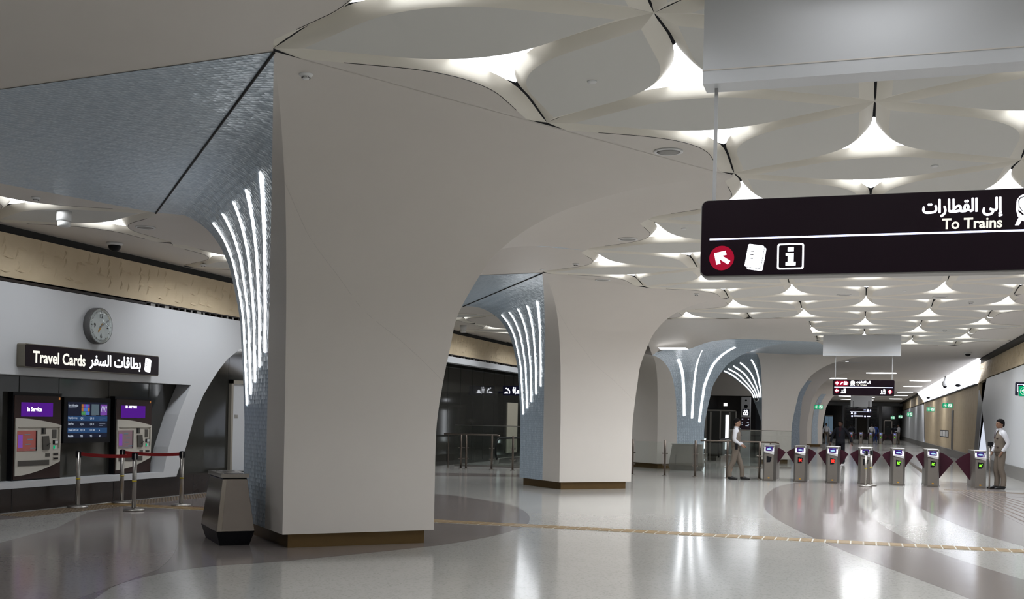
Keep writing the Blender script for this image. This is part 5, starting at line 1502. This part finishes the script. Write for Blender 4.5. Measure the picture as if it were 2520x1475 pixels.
for k, y in enumerate((70.3, 80.4, 93.8, 104.5, 118)): lens_lamp(3.4-.0*k, y, 1.2, 'slim white lamp in the right hand row of the far ceiling')
for k, y in enumerate((72., 84., 97., 112.5, 124.)): lens_lamp(.6, y, 1.4, 'slim white lamp in the middle row of the far ceiling')
for k, y in enumerate((68., 90., 109., 122.8)): lens_lamp(-1.4, y, 1.2, 'slim white lamp in the left hand row of the far ceiling')
d = ray(1658, 859); q = 33.0/d.y; 
b = MB(); cx_, cz_ = d.x*q, EYE+d.z*q
b.prism([(cx_-.46,32.93,cz_+.03),(cx_-.38,32.93,cz_-.03),(cx_+.46,32.93,cz_-.03),(cx_+.38,32.93,cz_+.03)], (0,-.06,0))
tag(obj('lens_lamp', b, emat('lens_lamp_soft', (.95,.97,1,1), 2.5)), 'slim white lamp at the top of the mosaic, above the three curved strips', 'ceiling lamp')
b = MB(); x, z = px_at(1863, 984, 43.6)
t = thing('security_camera', 'round camera at the foot of the fan of light strips', 'camera', (x, 43.4, z))
b.lathe([(.0,-.08),(.06,-.07),(.085,0),(.06,.07),(0,.08)], n=16); obj('housing', b, M['white'], t)
b = MB(); b.lathe([(.0,.05),(.05,.06),(.055,.10),(0,.12)], (0,0,0), 14, 0, True, AX); obj('lens', b, M['black'], t)

# ================================================================== tactile paving
def tac(name, label, cells, z0, mats, group=None):
    return tag(obj(name, cells, mats), label, 'tactile paving', group)
b = MB(); x = -12.2
b.box(-12.3, 4.7, 15.44, 15.86, 0, .003, 1)
while x < 4.6:
    b.box(x, x+.145, 15.46, 15.84, 0, .007, 0); x += .166
tac('gold_guide_strip', 'straight line of gold tiles set across the pale floor', b, 0, [M['gold'], M['joint']])
M['tacbrown'] = mat('tactile_brown', (.20,.145,.085,1), .45)
b = MB(); y = 13.2; b.box(-12.22,-11.6,11,19.5,0,.002,1)
while y < 19.5:
    x = -12.2
    for k in range(10):
        if abs(y-13.2) < 2.2 and True:
            b.box(x, x+.035, y, y+.06, 0, .005)
        else: b.box(x, x+.03, y, y+.03, 0, .005)
        x += .06
    y += .085
tac('tactile_studs', 'brown tactile studs along the foot of the dark wall by the machines', b, 0, [M['tacbrown'], M['floordark']])
b = MB(); x = -11.4; b.box(-11.42,-9.4,15.5,16.2,0,.002,1)
while x < -9.4:
    for k in range(5): b.box(x, x+.05, 15.55+.07*k+(x+11.4)*.18, 15.59+.07*k+(x+11.4)*.18, 0, .005)
    x += .08
tac('tactile_studs', 'short brown tactile path on the mauve floor behind the middle queue post', b, 0, [mat('tactile_dark_brown', (.14,.075,.05,1), .45), M['floordark']])
b = MB()
b.prism([fl(*q)+(0,) for q in ((2346,1210),(2600,1332),(2790,1300),(2412,1204))], (0,0,.0025), 1)
for k in range(7):
    a = Vector(fl(2352+k*9,1209-k*.5)+(0,)); c = Vector(fl(2620+k*24,1330-k*4)+(0,)); dd = (c-a).normalized(); nn = Vector((-dd.y, dd.x, 0))*.018
    b.prism([a-nn, c-nn, c+nn, a+nn], (0,0,.006))
tac('tactile_bars', 'brown ribbed tactile path running from the right gates towards the camera', b, 0, [mat('tactile_mauve', (.15,.115,.095,1), .4), M['floordark']])
b = MB(); q0, q1, q2, q3 = fl(2316,1203), fl(2552,1215), fl(2560,1228), fl(2316,1212)
b.prism([(q[0], q[1], 0) for q in (q3, q2, q1, q0)], (0,0,.0035), 1)
for i in range(46):
    for j in range(6):
        x, y = fl(2320+i*5.0, 1203.5+i*.26); b.box(x, x+.03, y-.7+.1*j, y-.66+.1*j, 0, .005)
tac('tactile_studs', 'yellowish tactile studs across the floor before the right hand gates', b, 0, [M['tacbrown'], M['floordark']])
b = MB()
xa_ = fl(2310,1186)[0]; b.prism([(xa_-.4,34,0),(xa_+.1,34,0),(xa_+.1,60,0),(xa_-.4,60,0)], (0,0,.002), 1)
for i in range(7):
    a = Vector(fl(2310-2*i,1186)+(0,)); c = Vector((a.x-.05, 60, 0)); b.prism([(a.x-.015, a.y+2.2, 0),(c.x-.015, 60, 0),(c.x+.015, 60, 0),(a.x+.015, a.y+2.2, 0)], (0,0,.005))
tac('tactile_bars', 'ribbed tactile path running away through the wide gate lane', b, 0, [M['tacbrown'], M['floordark']])
# ------------------------------------------------------------------ render look
vs = scene.view_settings
scene.display_settings.display_device = 'sRGB'
vs.view_transform = 'Standard'; vs.look = 'None'; vs.gamma = 1; vs.use_curve_mapping = False
vs.exposure = 0.07
cy = scene.cycles
cy.max_bounces = 5; cy.diffuse_bounces = 3; cy.glossy_bounces = 3; cy.transmission_bounces = 4; cy.transparent_max_bounces = 12
cy.sample_clamp_indirect = 6
cy.use_denoising = True; cy.adaptive_threshold = .04
cy.caustics_reflective = False; cy.caustics_refractive = False
